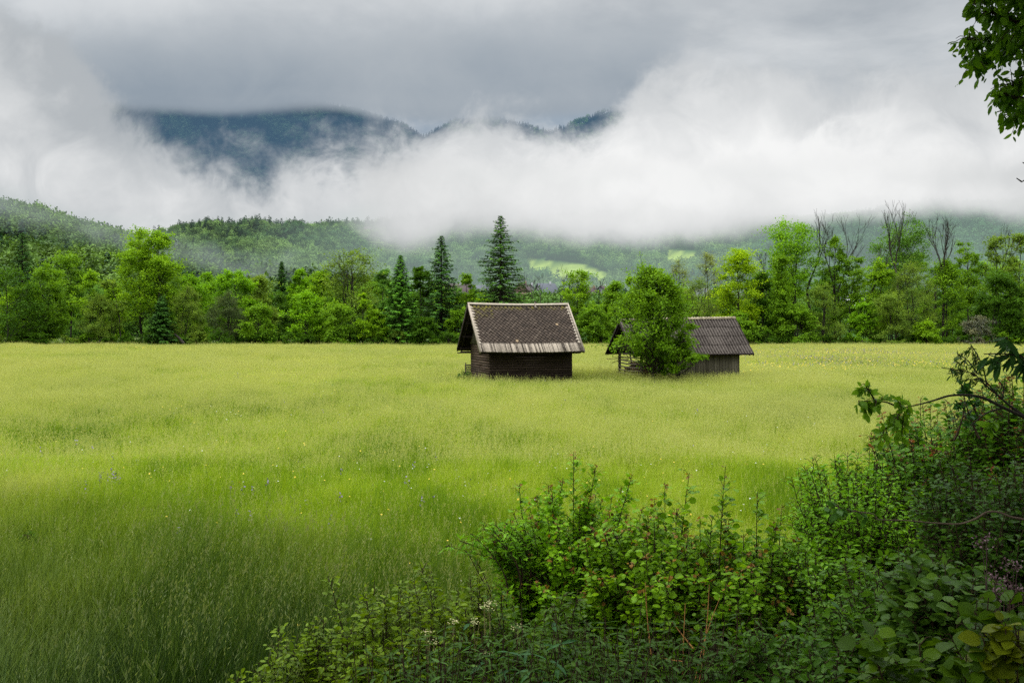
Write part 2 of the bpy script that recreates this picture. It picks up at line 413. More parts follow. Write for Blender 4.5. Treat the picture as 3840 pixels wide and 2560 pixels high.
# ------------------------------------------------------------------ hills
def hill_material(name, a, b, meadow):
    m, nt, N, L = mat(name)
    tc = nd(N, 'ShaderNodeTexCoord')
    nz = nd(N, 'ShaderNodeTexNoise'); nz.inputs['Scale'].default_value = .03; nz.inputs['Detail'].default_value = 8; nz.inputs['Roughness'].default_value = .7
    L.new(tc.outputs['Object'], nz.inputs['Vector'])
    r = ramp(N, [(.3, a), (.7, b)]); L.new(nz.outputs[0], r.inputs[0])
    nz2 = nd(N, 'ShaderNodeTexNoise'); nz2.inputs['Scale'].default_value = .05; nz2.inputs['Detail'].default_value = 5
    L.new(tc.outputs['Object'], nz2.inputs['Vector'])
    rm = ramp(N, [(.35, tuple(q*.7 for q in meadow)), (.65, meadow)]); L.new(nz2.outputs[0], rm.inputs[0])
    at_ = nd(N, 'ShaderNodeAttribute', attribute_name='meadow')
    mx = nd(N, 'ShaderNodeMixRGB'); L.new(at_.outputs['Fac'], mx.inputs[0]); L.new(r.outputs[0], mx.inputs[1]); L.new(rm.outputs[0], mx.inputs[2])
    p = nd(N, 'ShaderNodeBsdfDiffuse'); L.new(mx.outputs[0], p.inputs[0])
    L.new(p.outputs[0], nd(N, 'ShaderNodeOutputMaterial').inputs[0])
    return m
MEADOWS = [np.array([(1950, 972), (2060, 980), (2190, 992), (2275, 1025), (2330, 1078), (2260, 1100), (2120, 1096), (1980, 1055)]),
           np.array([(2480, 938), (2540, 938), (2650, 965), (2620, 1012), (2490, 1022)]),
           np.array([(1525, 1020), (1560, 1028), (1550, 1062), (1515, 1066)]),
           np.array([(3190, 1040), (3250, 1046), (3240, 1090), (3180, 1080)])]
def inside(px, py, poly):
    c = np.zeros(np.shape(px), bool); n = len(poly)
    for i in range(n):
        x0, y0 = poly[i]; x1, y1 = poly[(i+1) % n]
        k = (y0 > py) != (y1 > py)
        c ^= k & (px < (x1-x0)*(py-y0)/(y1-y0+1e-9)+x0)
    return c
def in_meadow(px, py):
    r = np.zeros(np.shape(px), bool)
    for p in MEADOWS: r |= inside(px, py, p)
    return r
class Hill:
    def __init__(s, crest, Df, Dc, seed, amp):
        s.cx, s.cy = np.array(crest, float).T; s.Df, s.Dc, s.amp = Df, Dc, amp
        s.ph = np.random.default_rng(seed).uniform(0, 6.28, 8)
    def pt(s, px, t):
        """a point of the slope: t = 0 at the foot, 1 at the crest, beyond 1 the far side"""
        px, t = np.asarray(px, float), np.asarray(t, float)
        D = s.Df + (s.Dc-s.Df)*t
        zc = CAMZ + (HY-np.interp(px, s.cx, s.cy))/FPX*s.Dc
        prof = np.where(t <= 1, t**1.05, 1-(t-1)*1.2)
        x = gx(px, D); k = 2*PI/(s.Dc*.22)
        nz = np.sin(x*k+s.ph[0]+D*k*.3)*np.sin(D*k*1.1+s.ph[1]) + .5*np.sin(x*k*2.3+s.ph[2])*np.sin(D*k*2.1+s.ph[3]+x*k) + .25*np.sin(x*k*5+s.ph[4]+D*k*3)
        return np.stack([x, D, zc*prof + s.amp*nz*np.clip(t*1.5, 0, 1)*np.clip((1.15-t)*4, .25, 1)], -1)
    def build(s, name, label, m, px0, px1, nx=160, ny=60):
        T, P = np.meshgrid(np.linspace(-.03, 1.5, ny), np.linspace(px0, px1, nx), indexing='ij')
        V = s.pt(P, T).reshape(-1, 3); V[:, 2] = np.where(T.ravel() < 0, -1, V[:, 2])
        a, b = proj(V)
        o = bpy.data.objects.new(name, new_mesh(name, V, [gridfaces(ny, nx)], {'meadow': ('FLOAT', 'POINT', in_meadow(a, b).astype(float))}, True))
        COL.objects.link(o); o.data.materials.append(m); tag(o, label, kind='structure'); return o
M_HILL = hill_material('hill_ground', (.02, .05, .014), (.045, .09, .02), (.22, .29, .06))
M_MTN = hill_material('mountain_ground', (.018, .04, .028), (.04, .07, .045), (.12, .2, .06))
hillL = Hill([(-700, 640), (-300, 745), (0, 830), (180, 878), (330, 915), (480, 950), (600, 978), (800, 1050), (1000, 1085), (1250, 1120), (1500, 1165), (1800, 1200)], 290, 620, 1, 3)
hillM = Hill([(200, 960), (450, 930), (600, 905), (680, 890), (760, 880), (900, 876), (1080, 862), (1200, 866), (1400, 860), (1500, 868), (1650, 850), (2000, 835), (2500, 830), (3000, 840), (3600, 860)], 640, 1300, 2, 10)
hillR = Hill([(2500, 1010), (2700, 960), (2850, 905), (3000, 870), (3200, 840), (3400, 810), (3550, 795), (3700, 783), (3900, 770), (4300, 740), (4700, 730)], 560, 1080, 3, 6)
hillV = Hill([(1200, 1200), (1500, 1165), (1700, 1152), (2000, 1145), (2300, 1150), (2700, 1150), (3100, 1148), (3400, 1160), (3900, 1190)], 240, 500, 4, .6)
mtnA = Hill([(-300, 560), (100, 470), (300, 420), (420, 392), (560, 372), (720, 372), (850, 372), (1000, 372), (1150, 376), (1290, 398), (1380, 436), (1450, 466), (1510, 490), (1600, 540), (1800, 620), (2000, 680)], 2100, 3000, 5, 14)
mtnB = Hill([(1300, 640), (1560, 530), (1640, 490), (1700, 458), (1760, 446), (1830, 440), (1900, 448), (1960, 470), (2040, 500), (2150, 560), (2300, 640)], 2600, 3500, 6, 10)
mtnC = Hill([(1800, 560), (1950, 520), (2070, 495), (2120, 475), (2180, 450), (2250, 420), (2320, 395), (2400, 400), (2560, 470), (2800, 560), (3100, 680)], 3000, 4200, 7, 12)
hillL.build('hill', 'wooded hill rising close behind the trees on the left', M_HILL, -700, 1800)
hillM.build('hill', 'broad wooded hill with pale meadows in the middle distance', M_HILL, 200, 3600)
hillR.build('hill', 'misty wooded hill behind the bare trees on the right', M_HILL, 2500, 4700)
hillV.build('terrain', 'low rise with the village behind the treeline', M_HILL, 1200, 3900)
mtnA.build('mountain', 'large dark forested mountain under the grey cloud', M_MTN, -300, 2000)
mtnB.build('mountain', 'small rounded peak showing above the white cloud', M_MTN, 1300, 2300)
mtnC.build('mountain', 'rising mountain shoulder mostly hidden in cloud', M_MTN, 1800, 3400)

# forests on the hills
def crown_proto(rng, kind, n):
    b = Buf()
    if kind == 'conifer':
        for i in range(n):
            t = rng.uniform()**1.25; a = rng.uniform(0, 2*PI); r = .2*(1-t)+.015
            d = np.array([math.cos(a), math.sin(a), 0])
            b.leaves(LEAF_QUAD, np.array([d*r*rng.uniform(.3, .8)+[0, 0, .06+.94*t]]), np.array([d+[0, 0, -.55]]), np.array([d*.6+[0, 0, 1]+rng.normal(0, .2, 3)]), (.2*(1-t)+.06)*rng.uniform(.7, 1.2), np.clip(.45+rng.normal(0, .08), 0, 1))
    else:
        ph = rng.uniform(0, 6.28, 4)
        for i in range(n):
            u = unit(rng.normal(0, 1, 3)); u[2] = abs(u[2])*1.0 if rng.uniform() < .8 else u[2]*.6
            lob = 1+.22*math.sin(3*math.atan2(u[1], u[0])+ph[0]+3*u[2])+.18*math.sin(6*u[2]+ph[1]+2*u[0])
            p = np.array([u[0]*.36, u[1]*.36, .5+u[2]*.42])*np.array([lob, lob, .55+.45*lob])*rng.uniform(.8, 1.03)
            b.leaves(LEAF_QUAD, np.array([p]), np.array([rng.normal(0, 1, 3)+[0, 0, .3]]), np.array([u*1.0+[0, 0, .4]+rng.normal(0, .2, 3)]), .085*rng.uniform(.6, 1.4), np.clip(.42+.25*u[2]+rng.normal(0, .07), 0, 1))  # tint rises towards the crown top: light from above baked in
    return b
rng = np.random.default_rng(11)
FOREST = [loose('forest_crown_%02d' % i, crown_proto(rng, 'broad', 520), M_FOREST) for i in range(6)] + \
         [loose('forest_crown_%02d' % (6+i), crown_proto(rng, 'conifer', 150), M_FOREST) for i in range(3)]
def forest(name, label, hill, px0, px1, t0, t1, n, h, seed, con=.15, c0=(.03, .075, .018), c1=(.085, .165, .03), cc=(.012, .035, .014), sink=.06):
    rng = np.random.default_rng(seed)
    px = rng.uniform(px0, px1, n); t = np.sqrt(rng.uniform((hill.Df+(hill.Dc-hill.Df)*t0)**2, (hill.Df+(hill.Dc-hill.Df)*t1)**2, n)); t = (t-hill.Df)/(hill.Dc-hill.Df)
    P = hill.pt(px, t); a, b = proj(P); k = ~in_meadow(a, b+4); P, px, t = P[k], px[k], t[k]; n = len(P)
    q = np.sin(P[:, 0]*.031+1.3*np.sin(P[:, 1]*.022))*np.sin(P[:, 1]*.027+P[:, 0]*.012+2)
    con_p = np.clip(con*(1+1.6*q), 0, 1) if con < 1 else np.ones(n)
    isc = rng.uniform(size=n) < con_p
    mixv = np.clip(.5-.35*q+rng.normal(0, .25, n), 0, 1)[:, None]
    col = np.array(c0)*(1-mixv)+np.array(c1)*mixv
    col = np.where(isc[:, None], np.array(cc)*rng.uniform(.7, 1.5, (n, 1)), col*rng.uniform(.6, 1.4, (n, 1)))
    sz = h*rng.uniform(.65, 1.25, n)*np.where(isc, 1.15, 1)
    P[:, 2] -= sz*sink
    rot = np.stack([rng.normal(0, .06, n), rng.normal(0, .06, n), rng.uniform(0, 6.28, n)], 1)
    idx = np.where(isc, 6+rng.integers(3, size=n), rng.integers(6, size=n))
    o = scatter(name, P, rot, sz, idx, FOREST, col); tag(o, label, kind='stuff'); return o
forest('hillside_forest', 'mixed leafy forest covering the near left hill', hillL, -650, 1500, .0, 1.02, 5200, 14, 21, con=.13, c0=(.022, .055, .014), c1=(.085, .155, .024))
forest('hillside_forest', 'misty green forest on the middle hill', hillM, 230, 3400, .0, 1.02, 16000, 13.5, 22, con=.10, c0=(.030, .080, .026), c1=(.12, .205, .05))
forest('hillside_forest', 'dark conifers along the crest of the middle hill', hillM, 420, 1560, .86, 1.01, 260, 17, 31, con=1)
forest('hillside_forest', 'blue green forest on the misty right hill', hillR, 2550, 4600, .0, 1.02, 7500, 13, 23, con=.25, c0=(.022, .072, .034), c1=(.065, .15, .048))
forest('valley_woods', 'woods between the treeline and the village', hillV, 1250, 3850, .1, 1.0, 1700, 8.5, 24, con=.03)
forest('mountain_forest', 'dark conifer forest covering the large mountain', mtnA, 150, 1650, .35, 1.01, 15000, 17, 25, con=.75, c0=(.02, .05, .03), c1=(.045, .085, .04), cc=(.008, .022, .018), sink=.1)
forest('mountain_forest', 'conifer forest on the small rounded peak', mtnB, 1550, 2200, .6, 1.01, 4500, 17, 26, con=.9, cc=(.012, .03, .022), sink=.1)
forest('mountain_forest', 'conifer forest on the cloudy shoulder', mtnC, 1980, 2600, .6, 1.01, 4500, 19, 27, con=.9, cc=(.012, .03, .022), sink=.1)

# ------------------------------------------------------------------ low cloud and mist: sheets of vapour standing where the cloud stands, curved and bulging
def cloud_material(name, lo, hi, scale, amp, seed, amax=1., soft=.5, sq=1.0, rough=.56, lumamp=.9, warp=.4):
    m, nt, N, L = mat(name)
    tc = nd(N, 'ShaderNodeTexCoord'); mp = nd(N, 'ShaderNodeMapping'); mp.inputs['Scale'].default_value = (1/scale, 1/scale, sq/scale)
    mp.inputs['Location'].default_value = (seed*3.7, seed*1.3, seed*2.1)
    L.new(tc.outputs['Object'], mp.inputs[0])
    wn = nd(N, 'ShaderNodeTexNoise'); wn.inputs['Scale'].default_value = 1.3; wn.inputs['Detail'].default_value = 3; L.new(mp.outputs[0], wn.inputs['Vector'])
    off = nd(N, 'ShaderNodeVectorMath', operation='MULTIPLY_ADD'); L.new(wn.outputs['Color'], off.inputs[0]); off.inputs[1].default_value = (warp,)*3; L.new(mp.outputs[0], off.inputs[2])
    def noise(sc_, det, rg):
        n = nd(N, 'ShaderNodeTexNoise'); n.inputs['Scale'].default_value = sc_; n.inputs['Detail'].default_value = det; n.inputs['Roughness'].default_value = rg
        L.new(off.outputs[0], n.inputs['Vector']); return n.outputs[0]
    big, mid_, fine = noise(.75, 3, .5), noise(2.2, 4, .55), noise(6.5, 8, rough)
    n_ = math_(N, L, 'MULTIPLY_ADD', fine, .34, math_(N, L, 'MULTIPLY_ADD', mid_, .42, math_(N, L, 'MULTIPLY', big, .60)))
    d = nd(N, 'ShaderNodeAttribute', attribute_name='dens'); br = nd(N, 'ShaderNodeAttribute', attribute_name='lum')
    f = math_(N, L, 'MULTIPLY_ADD', math_(N, L, 'SUBTRACT', n_, .68), amp, d.outputs['Fac'])
    mr = nd(N, 'ShaderNodeMapRange', interpolation_type='SMOOTHSTEP'); L.new(f, mr.inputs[0])
    mr.inputs[1].default_value = .5-soft; mr.inputs[2].default_value = .5+soft; mr.inputs[3].default_value = 0; mr.inputs[4].default_value = amax
    # thicker vapour is whiter, thin edges greyer
    n2 = noise(1.1, 6, .55)
    b = math_(N, L, 'MULTIPLY_ADD', math_(N, L, 'SUBTRACT', n2, .5), lumamp, br.outputs['Fac'])
    b = math_(N, L, 'MULTIPLY_ADD', math_(N, L, 'SUBTRACT', f, .8), .16, b, clamp=True)
    r = ramp(N, [(0, lo), (1, hi)]); L.new(b, r.inputs[0])
    e = nd(N, 'ShaderNodeEmission'); L.new(r.outputs[0], e.inputs[0])  # emission stands in for daylight scattered in the cloud and haze
    t = nd(N, 'ShaderNodeBsdfTransparent'); mx = nd(N, 'ShaderNodeMixShader')
    L.new(mr.outputs[0], mx.inputs[0]); L.new(t.outputs[0], mx.inputs[1]); L.new(e.outputs[0], mx.inputs[2])
    L.new(mx.outputs[0], nd(N, 'ShaderNodeOutputMaterial').inputs[0])
    m.cycles.emission_sampling = 'NONE'
    return m
def poly(pts):
    a, b = np.array(pts, float).T
    return lambda x: np.interp(x, a, b)
def cloud(name, label, m, D, px0, px1, py0, py1, dens, lum, bulge=40, seed=0, nx=150, ny=90, slant=0.):
    P, Q = np.meshgrid(np.linspace(px0, px1, nx), np.linspace(py0, py1, ny))
    rng = np.random.default_rng(seed); ph = rng.uniform(0, 6.28, 6)
    Dd = D + bulge*(np.sin(P*.006+ph[0]+Q*.004)*np.sin(Q*.008+ph[1]) + .5*np.sin(P*.013+ph[2])*np.sin(Q*.011+ph[3])) + slant*(HY-Q)
    V = np.stack([(P-CX)/FPX*D, Dd, CAMZ+(HY-Q)/FPX*D], -1).reshape(-1, 3)
    o = bpy.data.objects.new(name, new_mesh(name, V, [gridfaces(ny, nx)], {'dens': ('FLOAT', 'POINT', dens(P, Q)), 'lum': ('FLOAT', 'POINT', lum(P, Q))}, True))
    COL.objects.link(o); o.data.materials.append(m); tag(o, label, kind='stuff'); return o
UP = poly([(-400, -150), (0, 60), (120, 120), (250, 220), (330, 310), (400, 430), (480, 520), (600, 600), (760, 670), (850, 720), (1000, 720), (1150, 715), (1300, 720), (1400, 670), (1500, 600), (1600, 555), (1680, 545), (1760, 525), (1850, 505), (1950, 500), (2060, 520), (2150, 535), (2230, 525), (2300, 460), (2370, 370), (2450, 300), (2600, 260), (2750, 290), (2900, 340), (3050, 410), (3200, 390), (3400, 310), (3600, 260), (3840, 220), (4400, 180)])
LO = poly([(-400, 860), (0, 870), (300, 900), (480, 930), (600, 925), (700, 872), (900, 855), (1100, 842), (1300, 850), (1450, 890), (1600, 900), (4400, 900)])
WHITE = poly([(-400, .25), (0, .3), (500, .42), (1000, .5), (1500, .6), (2000, .8), (2400, .95), (3200, 1.0), (3500, .85), (3840, .6), (4400, .5)])
def lum_bank(P, Q):
    mid = np.exp(-((Q-700)/230.)**2)
    return WHITE(P)*(.45+.55*mid) - .12*np.exp(-((P-100)/500)**2)
for i, (D, du, dl, sd_, lo_) in enumerate([(1430, 120, 0, 1, .10), (1580, 30, 10, 2, .0), (1730, -60, 20, 3, -.15)]):
    cm = cloud_material('cloud_vapour', (.45, .48, .505), (.92, .925, .92), 210+40*i, 2.9, sd_, amax=.93, soft=.40, rough=.62, lumamp=1.5)
    cloud('cloud_bank', 'white cloud bank hanging in front of the mountain', cm, D, -420, 4380, -220, 1010,
          lambda P, Q: np.minimum(np.clip((Q-UP(P)-du)/260+.5, -1.5, 1.9), np.clip((LO(P)+dl-Q)/60+.5, -1.5, 1.9)), lambda P, Q: lum_bank(P, Q)+lo_, 45, sd_)
LO2 = poly([(1000, 700), (1280, 770), (1400, 885), (1500, 905), (1620, 880), (1700, 850), (1850, 850), (2000, 862), (2200, 880), (2400, 892), (2560, 885), (2700, 868), (2850, 845), (3000, 812), (3200, 790), (3400, 770), (3550, 762), (3700, 770), (3840, 780), (4400, 760)])
def lum_front(P, Q): return WHITE(P)*(.35+.65*np.exp(-((Q-690)/190.)**2))
for i, (D, dl, sd_) in enumerate([(546, 0, 6), (504, 14, 7)]):
    cm = cloud_material('cloud_vapour', (.46, .48, .49), (.90, .905, .90), 70+14*i, 1.5, sd_, amax=.85, soft=.5, lumamp=1.3)
    cloud('cloud_bank', 'low white cloud lying across the middle hill', cm, D, 1050, 4380, 500, 1010,
          lambda P, Q: np.minimum(np.minimum(np.clip((LO2(P)+dl-Q)/105+.5, -1.5, 1.1), np.clip((Q-640)/160+.5, -1.5, 1.1)), np.clip((P-1400)/240+.5, -1.5, 1.1)), lum_front, 8, sd_)
# the grey deck lying on the mountain top
cm = cloud_material('cloud_vapour', (.29, .345, .405), (.50, .535, .565), 300, .8, 9, amax=.93, soft=.5, lumamp=1.2)
TOP = poly([(-400, 250), (200, 330), (400, 372), (480, 385), (640, 392), (760, 402), (900, 408), (1050, 404), (1180, 400), (1280, 398), (1400, 410), (1600, 425), (1900, 425), (2150, 420), (2300, 405), (2600, 380)])
for D_, k_ in ((2050, 9), (1960, 10)):
    cloud('cloud_deck', 'grey cloud deck resting on the mountain top', cm, D_, -400, 2700, -150, 560,
      lambda P, Q: np.minimum(np.minimum(np.clip((TOP(P)+14-Q)/62+.5, -1.5, 1.25), np.clip((Q+40)/330, -1.5, 1.25)), np.clip((2500-P)/300+.5, -1.5, 1.25)), lambda P, Q: .12+.5*np.clip((330-Q)/200, 0, 1), 30, k_)
# mist and haze in the valley air
def fade(Q, q0, w): return np.clip((Q-q0)/w, -.6, 1)
cm = cloud_material('haze', (.40, .55, .52), (.52, .67, .62), 260, .6, 12, amax=.35)
cloud('valley_haze', 'pale haze hanging before the wooded hills', cm, 572, -600, 4500, 500, 1240, lambda P, Q: np.minimum(fade(Q, np.interp(P, [1200, 1700], [790, 620]), 130), .2+.8*np.clip((P-900)/700, 0, 1)), lambda P, Q: .5+0*P, 6, 12, 90, 60)
cm = cloud_material('haze', (.34, .43, .44), (.50, .58, .57), 48, 1.4, 13, amax=.45)
cloud('valley_mist', 'thin mist drifting along the left hillside', cm, 335, -600, 1300, 640, 1120, lambda P, Q: np.minimum(np.clip(.8-np.abs(Q-(760+.28*np.clip(P, -600, 900)))/130, -1, .7), np.clip((1200-P)/250, -1, 1)), lambda P, Q: .7+0*P, 8, 13, 120, 80)
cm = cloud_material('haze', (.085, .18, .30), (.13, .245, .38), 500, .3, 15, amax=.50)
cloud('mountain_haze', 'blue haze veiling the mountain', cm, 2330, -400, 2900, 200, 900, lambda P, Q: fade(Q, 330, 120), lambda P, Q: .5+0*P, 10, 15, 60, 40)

# ------------------------------------------------------------------ grass and flowers of the meadow
def grass_material():
    m, nt, N, L = mat('meadow_grass_blades')
    geo = nd(N, 'ShaderNodeNewGeometry')
    def noise(s, d, sq=(1, 1, 1)):
        mp = nd(N, 'ShaderNodeMapping'); mp.inputs['Scale'].default_value = sq; L.new(geo.outputs['Position'], mp.inputs[0])
        n = nd(N, 'ShaderNodeTexNoise'); n.inputs['Scale'].default_value = s; n.inputs['Detail'].default_value = d; L.new(mp.outputs[0], n.inputs['Vector']); return n.outputs[0]
    at_ = nd(N, 'ShaderNodeAttribute', attribute_name='tint')
    seed = nd(N, 'ShaderNodeAttribute', attribute_name='seed')
    sy = nd(N, 'ShaderNodeSeparateXYZ'); L.new(geo.outputs['Position'], sy.inputs[0])
    far = nd(N, 'ShaderNodeMapRange', interpolation_type='SMOOTHSTEP'); L.new(sy.outputs[1], far.inputs[0]); far.inputs[1].default_value = 12; far.inputs[2].default_value = 75; far.inputs[3].default_value = -.12; far.inputs[4].default_value = .06
    pat = math_(N, L, 'MULTIPLY_ADD', noise(.085, 5, (1, .5, 0)), 1.9, math_(N, L, 'MULTIPLY_ADD', noise(.5, 4, (1, .4, 0)), 1.25, math_(N, L, 'ADD', far.outputs[0], -1.02)))
    f = math_(N, L, 'MULTIPLY_ADD', math_(N, L, 'SUBTRACT', at_.outputs['Fac'], .5), .5, pat, clamp=True)
    r = ramp(N, [(.12, (.070, .15, .003)), (.40, (.185, .29, .006)), (.62, (.285, .38, .022)), (.9, (.42, .45, .11))]); L.new(f, r.inputs[0])
    # coarser blue-green grass at the near left, with corner darkening put into its colour
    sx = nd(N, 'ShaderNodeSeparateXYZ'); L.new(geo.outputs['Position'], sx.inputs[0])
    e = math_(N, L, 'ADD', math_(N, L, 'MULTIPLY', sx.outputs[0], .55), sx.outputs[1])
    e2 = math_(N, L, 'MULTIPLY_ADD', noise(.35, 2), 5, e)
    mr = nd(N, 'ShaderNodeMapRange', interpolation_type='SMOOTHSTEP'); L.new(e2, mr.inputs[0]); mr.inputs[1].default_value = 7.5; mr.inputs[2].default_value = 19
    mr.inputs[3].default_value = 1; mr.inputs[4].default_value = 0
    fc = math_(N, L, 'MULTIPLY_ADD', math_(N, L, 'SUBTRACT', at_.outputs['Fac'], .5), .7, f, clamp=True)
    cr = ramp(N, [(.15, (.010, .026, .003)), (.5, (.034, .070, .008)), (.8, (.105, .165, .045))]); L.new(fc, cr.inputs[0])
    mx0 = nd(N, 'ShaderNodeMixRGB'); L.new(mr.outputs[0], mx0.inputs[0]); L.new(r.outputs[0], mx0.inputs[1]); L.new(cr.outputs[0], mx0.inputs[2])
    sdc = nd(N, 'ShaderNodeMixRGB'); L.new(mr.outputs[0], sdc.inputs[0]); sdc.inputs[1].default_value = (.38, .40, .13, 1); sdc.inputs[2].default_value = (.13, .17, .06, 1)  # seed heads take the same painted corner darkening
    mx = nd(N, 'ShaderNodeMixRGB'); L.new(seed.outputs['Fac'], mx.inputs[0]); L.new(mx0.outputs[0], mx.inputs[1]); L.new(sdc.outputs[0], mx.inputs[2])
    p = nd(N, 'ShaderNodeBsdfPrincipled'); L.new(mx.outputs[0], p.inputs['Base Color']); p.inputs['Roughness'].default_value = .6; p.inputs['Specular IOR Level'].default_value = .10
    t = nd(N, 'ShaderNodeBsdfTranslucent'); L.new(mul(N, L, mx.outputs[0], (1.2, 1.15, .6)), t.inputs[0])
    ms = nd(N, 'ShaderNodeMixShader'); ms.inputs[0].default_value = .42; L.new(p.outputs[0], ms.inputs[1]); L.new(t.outputs[0], ms.inputs[2])
    L.new(ms.outputs[0], nd(N, 'ShaderNodeOutputMaterial').inputs[0]); return m
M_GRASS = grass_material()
LEAF_SEED = (np.array([[0, 0, 0], [.11, .45, 0], [0, 1, 0], [-.11, .45, 0]]), [np.array([[0, 1, 2, 3]])])
def tuft(rng, name, n, h0, h1, wd, rad, seeds=.2, lean=.35):
    a = rng.uniform(0, 2*PI, n); r = rad*np.sqrt(rng.uniform(size=n))
    B = np.stack([r*np.cos(a), r*np.sin(a), np.full(n, -.03)], 1)
    isS = rng.uniform(size=n) < seeds
    h = rng.uniform(h0, h1, n)*np.where(isS, 1.25, 1); az = rng.normal(.6, 1.3, n)
    d = np.stack([np.cos(az), np.sin(az), 0*az], 1); ln = lean*rng.uniform(.2, 1.5, n)*h*np.where(isS, .6, 1)
    wv = np.stack([-d[:, 1], d[:, 0], 0*az], 1); tw = rng.normal(0, .8, n)
    wv = wv*np.cos(tw)[:, None] + d*np.sin(tw)[:, None]
    lv = np.array([0, .38, .72, 1.]); ww = np.array([.8, 1, .7, .12])
    V = []
    for t, q in zip(lv, ww):
        c = B + d*(ln*t**2.2)[:, None] + np.array([0, 0, 1.])*(h*(t-.18*t**3*lean*2))[:, None]
        hw = (wd*np.where(isS, .55, 1)*q/2)[:, None] if not np.isscalar(wd) else (wd*np.where(isS, .55, 1)*q/2)[:, None]
        V += [c-wv*hw, c+wv*hw]
    V = np.stack(V, 1).reshape(-1, 3)
    f = np.array([[0, 1, 3, 2], [2, 3, 5, 4], [4, 5, 7, 6]])
    F = (f[None]+(np.arange(n)*8)[:, None, None]).reshape(-1, 4)
    tint = np.repeat(rng.uniform(0, 1, n), 8); sd_ = np.repeat(isS*.35, 8).astype(float)
    # seed heads
    k = np.where(isS)[0]; tip = V.reshape(n, 8, 3)[k, 6]; q = Buf(); m = 7
    if len(k):
        T = np.repeat(tip, m, 0) + rng.normal(0, 1, (len(k)*m, 3))*np.array([.008, .008, .045])*(1+wd/.01*.4)
        q.leaves(LEAF_SEED, T, rng.normal(0, .35, T.shape)+np.array([.25, .1, 1]), rng.normal(0, 1, T.shape), .022+wd*1.6, rng.uniform(.3, 1, len(T)))
        V2 = np.concatenate(q.V); F = np.concatenate([F, np.concatenate(q.F[4])+len(V)]); V = np.concatenate([V, V2])
        tint = np.concatenate([tint, np.concatenate(q.T)]); sd_ = np.concatenate([sd_, np.full(len(V2), .85)])
    me = new_mesh(name, V, [F], {'tint': ('FLOAT', 'POINT', tint), 'seed': ('FLOAT', 'POINT', sd_)})
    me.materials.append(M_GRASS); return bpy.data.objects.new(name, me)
HUT1 = dict(O=np.array([-1.22, 53.8]), ang=math.radians(15.5), L=4.72, S=4.42)
HUT2 = dict(O=np.array([7.165, 55.24]), ang=math.radians(15.0), L=5.99, S=3.5)
def clear_of_huts(P, m=.05):
    k = np.ones(len(P), bool)
    for h in (HUT1, HUT2):
        u = np.array([math.cos(h['ang']), math.sin(h['ang'])]); v = np.array([-u[1], u[0]]); q = P[:, :2]-h['O']
        a, b = q@u, q@v; k &= ~((a > -m) & (a < h['L']+m) & (b > -m) & (b < h['S']+m))
    return k
def strew(rng, y0, y1, spacing):
    n = int(((y1**2-y0**2)*.56 + 8*(y1-y0))/spacing**2)
    y = np.sqrt(rng.uniform(y0**2, y1**2, n)); x = rng.uniform(-1, 1, n)*(.56*y+4)
    P = np.stack([x, y, ground_z(x, y)], 1); k = clear_of_huts(P)
    k &= ~((y < 9.7) & (x > gx(np.interp(y, [6, 7.3, 7.9, 8.6, 9.7], [850, 950, 1650, 1880, 2050]), y)))     # the bushes of the near bank stand here
    k &= ~((y < 10.2) & (x > gx(3250, y)))
    return P[k]
rng = np.random.default_rng(5)
for y0, y1, sp, n, wd, rad, hh, nm in ((6.2, 22, .125, 44, .0055, .13, (.32, .72), 'near'), (21, 60, .30, 62, .012, .28, (.30, .62), 'middle'), (58, 160, .62, 90, .03, .62, (.28, .55), 'far')):
    protos = [tuft(rng, 'grass_tuft_%s_%d' % (nm, i), n, hh[0], hh[1], wd, rad, ((.01, .03, .05, .10, .02) if nm == 'near' else (.15, .28, .42, .6, .2))[i], (.3, .4, .3, .35, .6)[i]) for i in range(5)]
    P = strew(rng, y0, y1, sp)
    q = np.sin(P[:, 0]*.16+.8*np.sin(P[:, 1]*.11))+np.sin(P[:, 1]*.21+P[:, 0]*.05)*.8+rng.normal(0, .6, len(P))
    idx = np.digitize(q, [-1.1, -.35, .4, 1.1])
    idx = np.array([4, 0, 1, 2, 3])[idx]
    tall = 1 + .16*np.sin(P[:, 0]*.9+2*np.sin(P[:, 1]*.37))*np.sin(P[:, 1]*.7+P[:, 0]*.2) + .22*(1-smooth(9, 17, P[:, 1]+.55*P[:, 0])) + .10*np.sin(P[:, 0]*.4+P[:, 1]*.3)
    o = scatter('meadow_grass', P, np.stack([rng.normal(0, .12, len(P)), rng.normal(0, .12, len(P)), rng.normal(0, .9, len(P))], 1), rng.uniform(.75, 1.2, len(P))*tall, idx, protos)
    tag(o, {'near': 'tall seeding meadow grass in the foreground', 'middle': 'pale green meadow grass around the huts', 'far': 'distant meadow grass up to the treeline'}[nm], 'grass', kind='stuff')
def petals(name, hi): 
    m, nt, N, L = mat(name); at_ = nd(N, 'ShaderNodeAttribute', attribute_name='tint')
    r = ramp(N, hi); L.new(at_.outputs['Fac'], r.inputs[0]); p = nd(N, 'ShaderNodeBsdfPrincipled'); L.new(r.outputs[0], p.inputs['Base Color']); p.inputs['Roughness'].default_value = .7
    L.new(p.outputs[0], nd(N, 'ShaderNodeOutputMaterial').inputs[0]); return m
DISC = (np.array([[0, 0, .12]]+[[math.cos(a)*.5, math.sin(a)*.5, 0] for a in np.arange(8)*PI/4]), [np.array([[0, i+1, (i+1) % 8+1] for i in range(8)])])
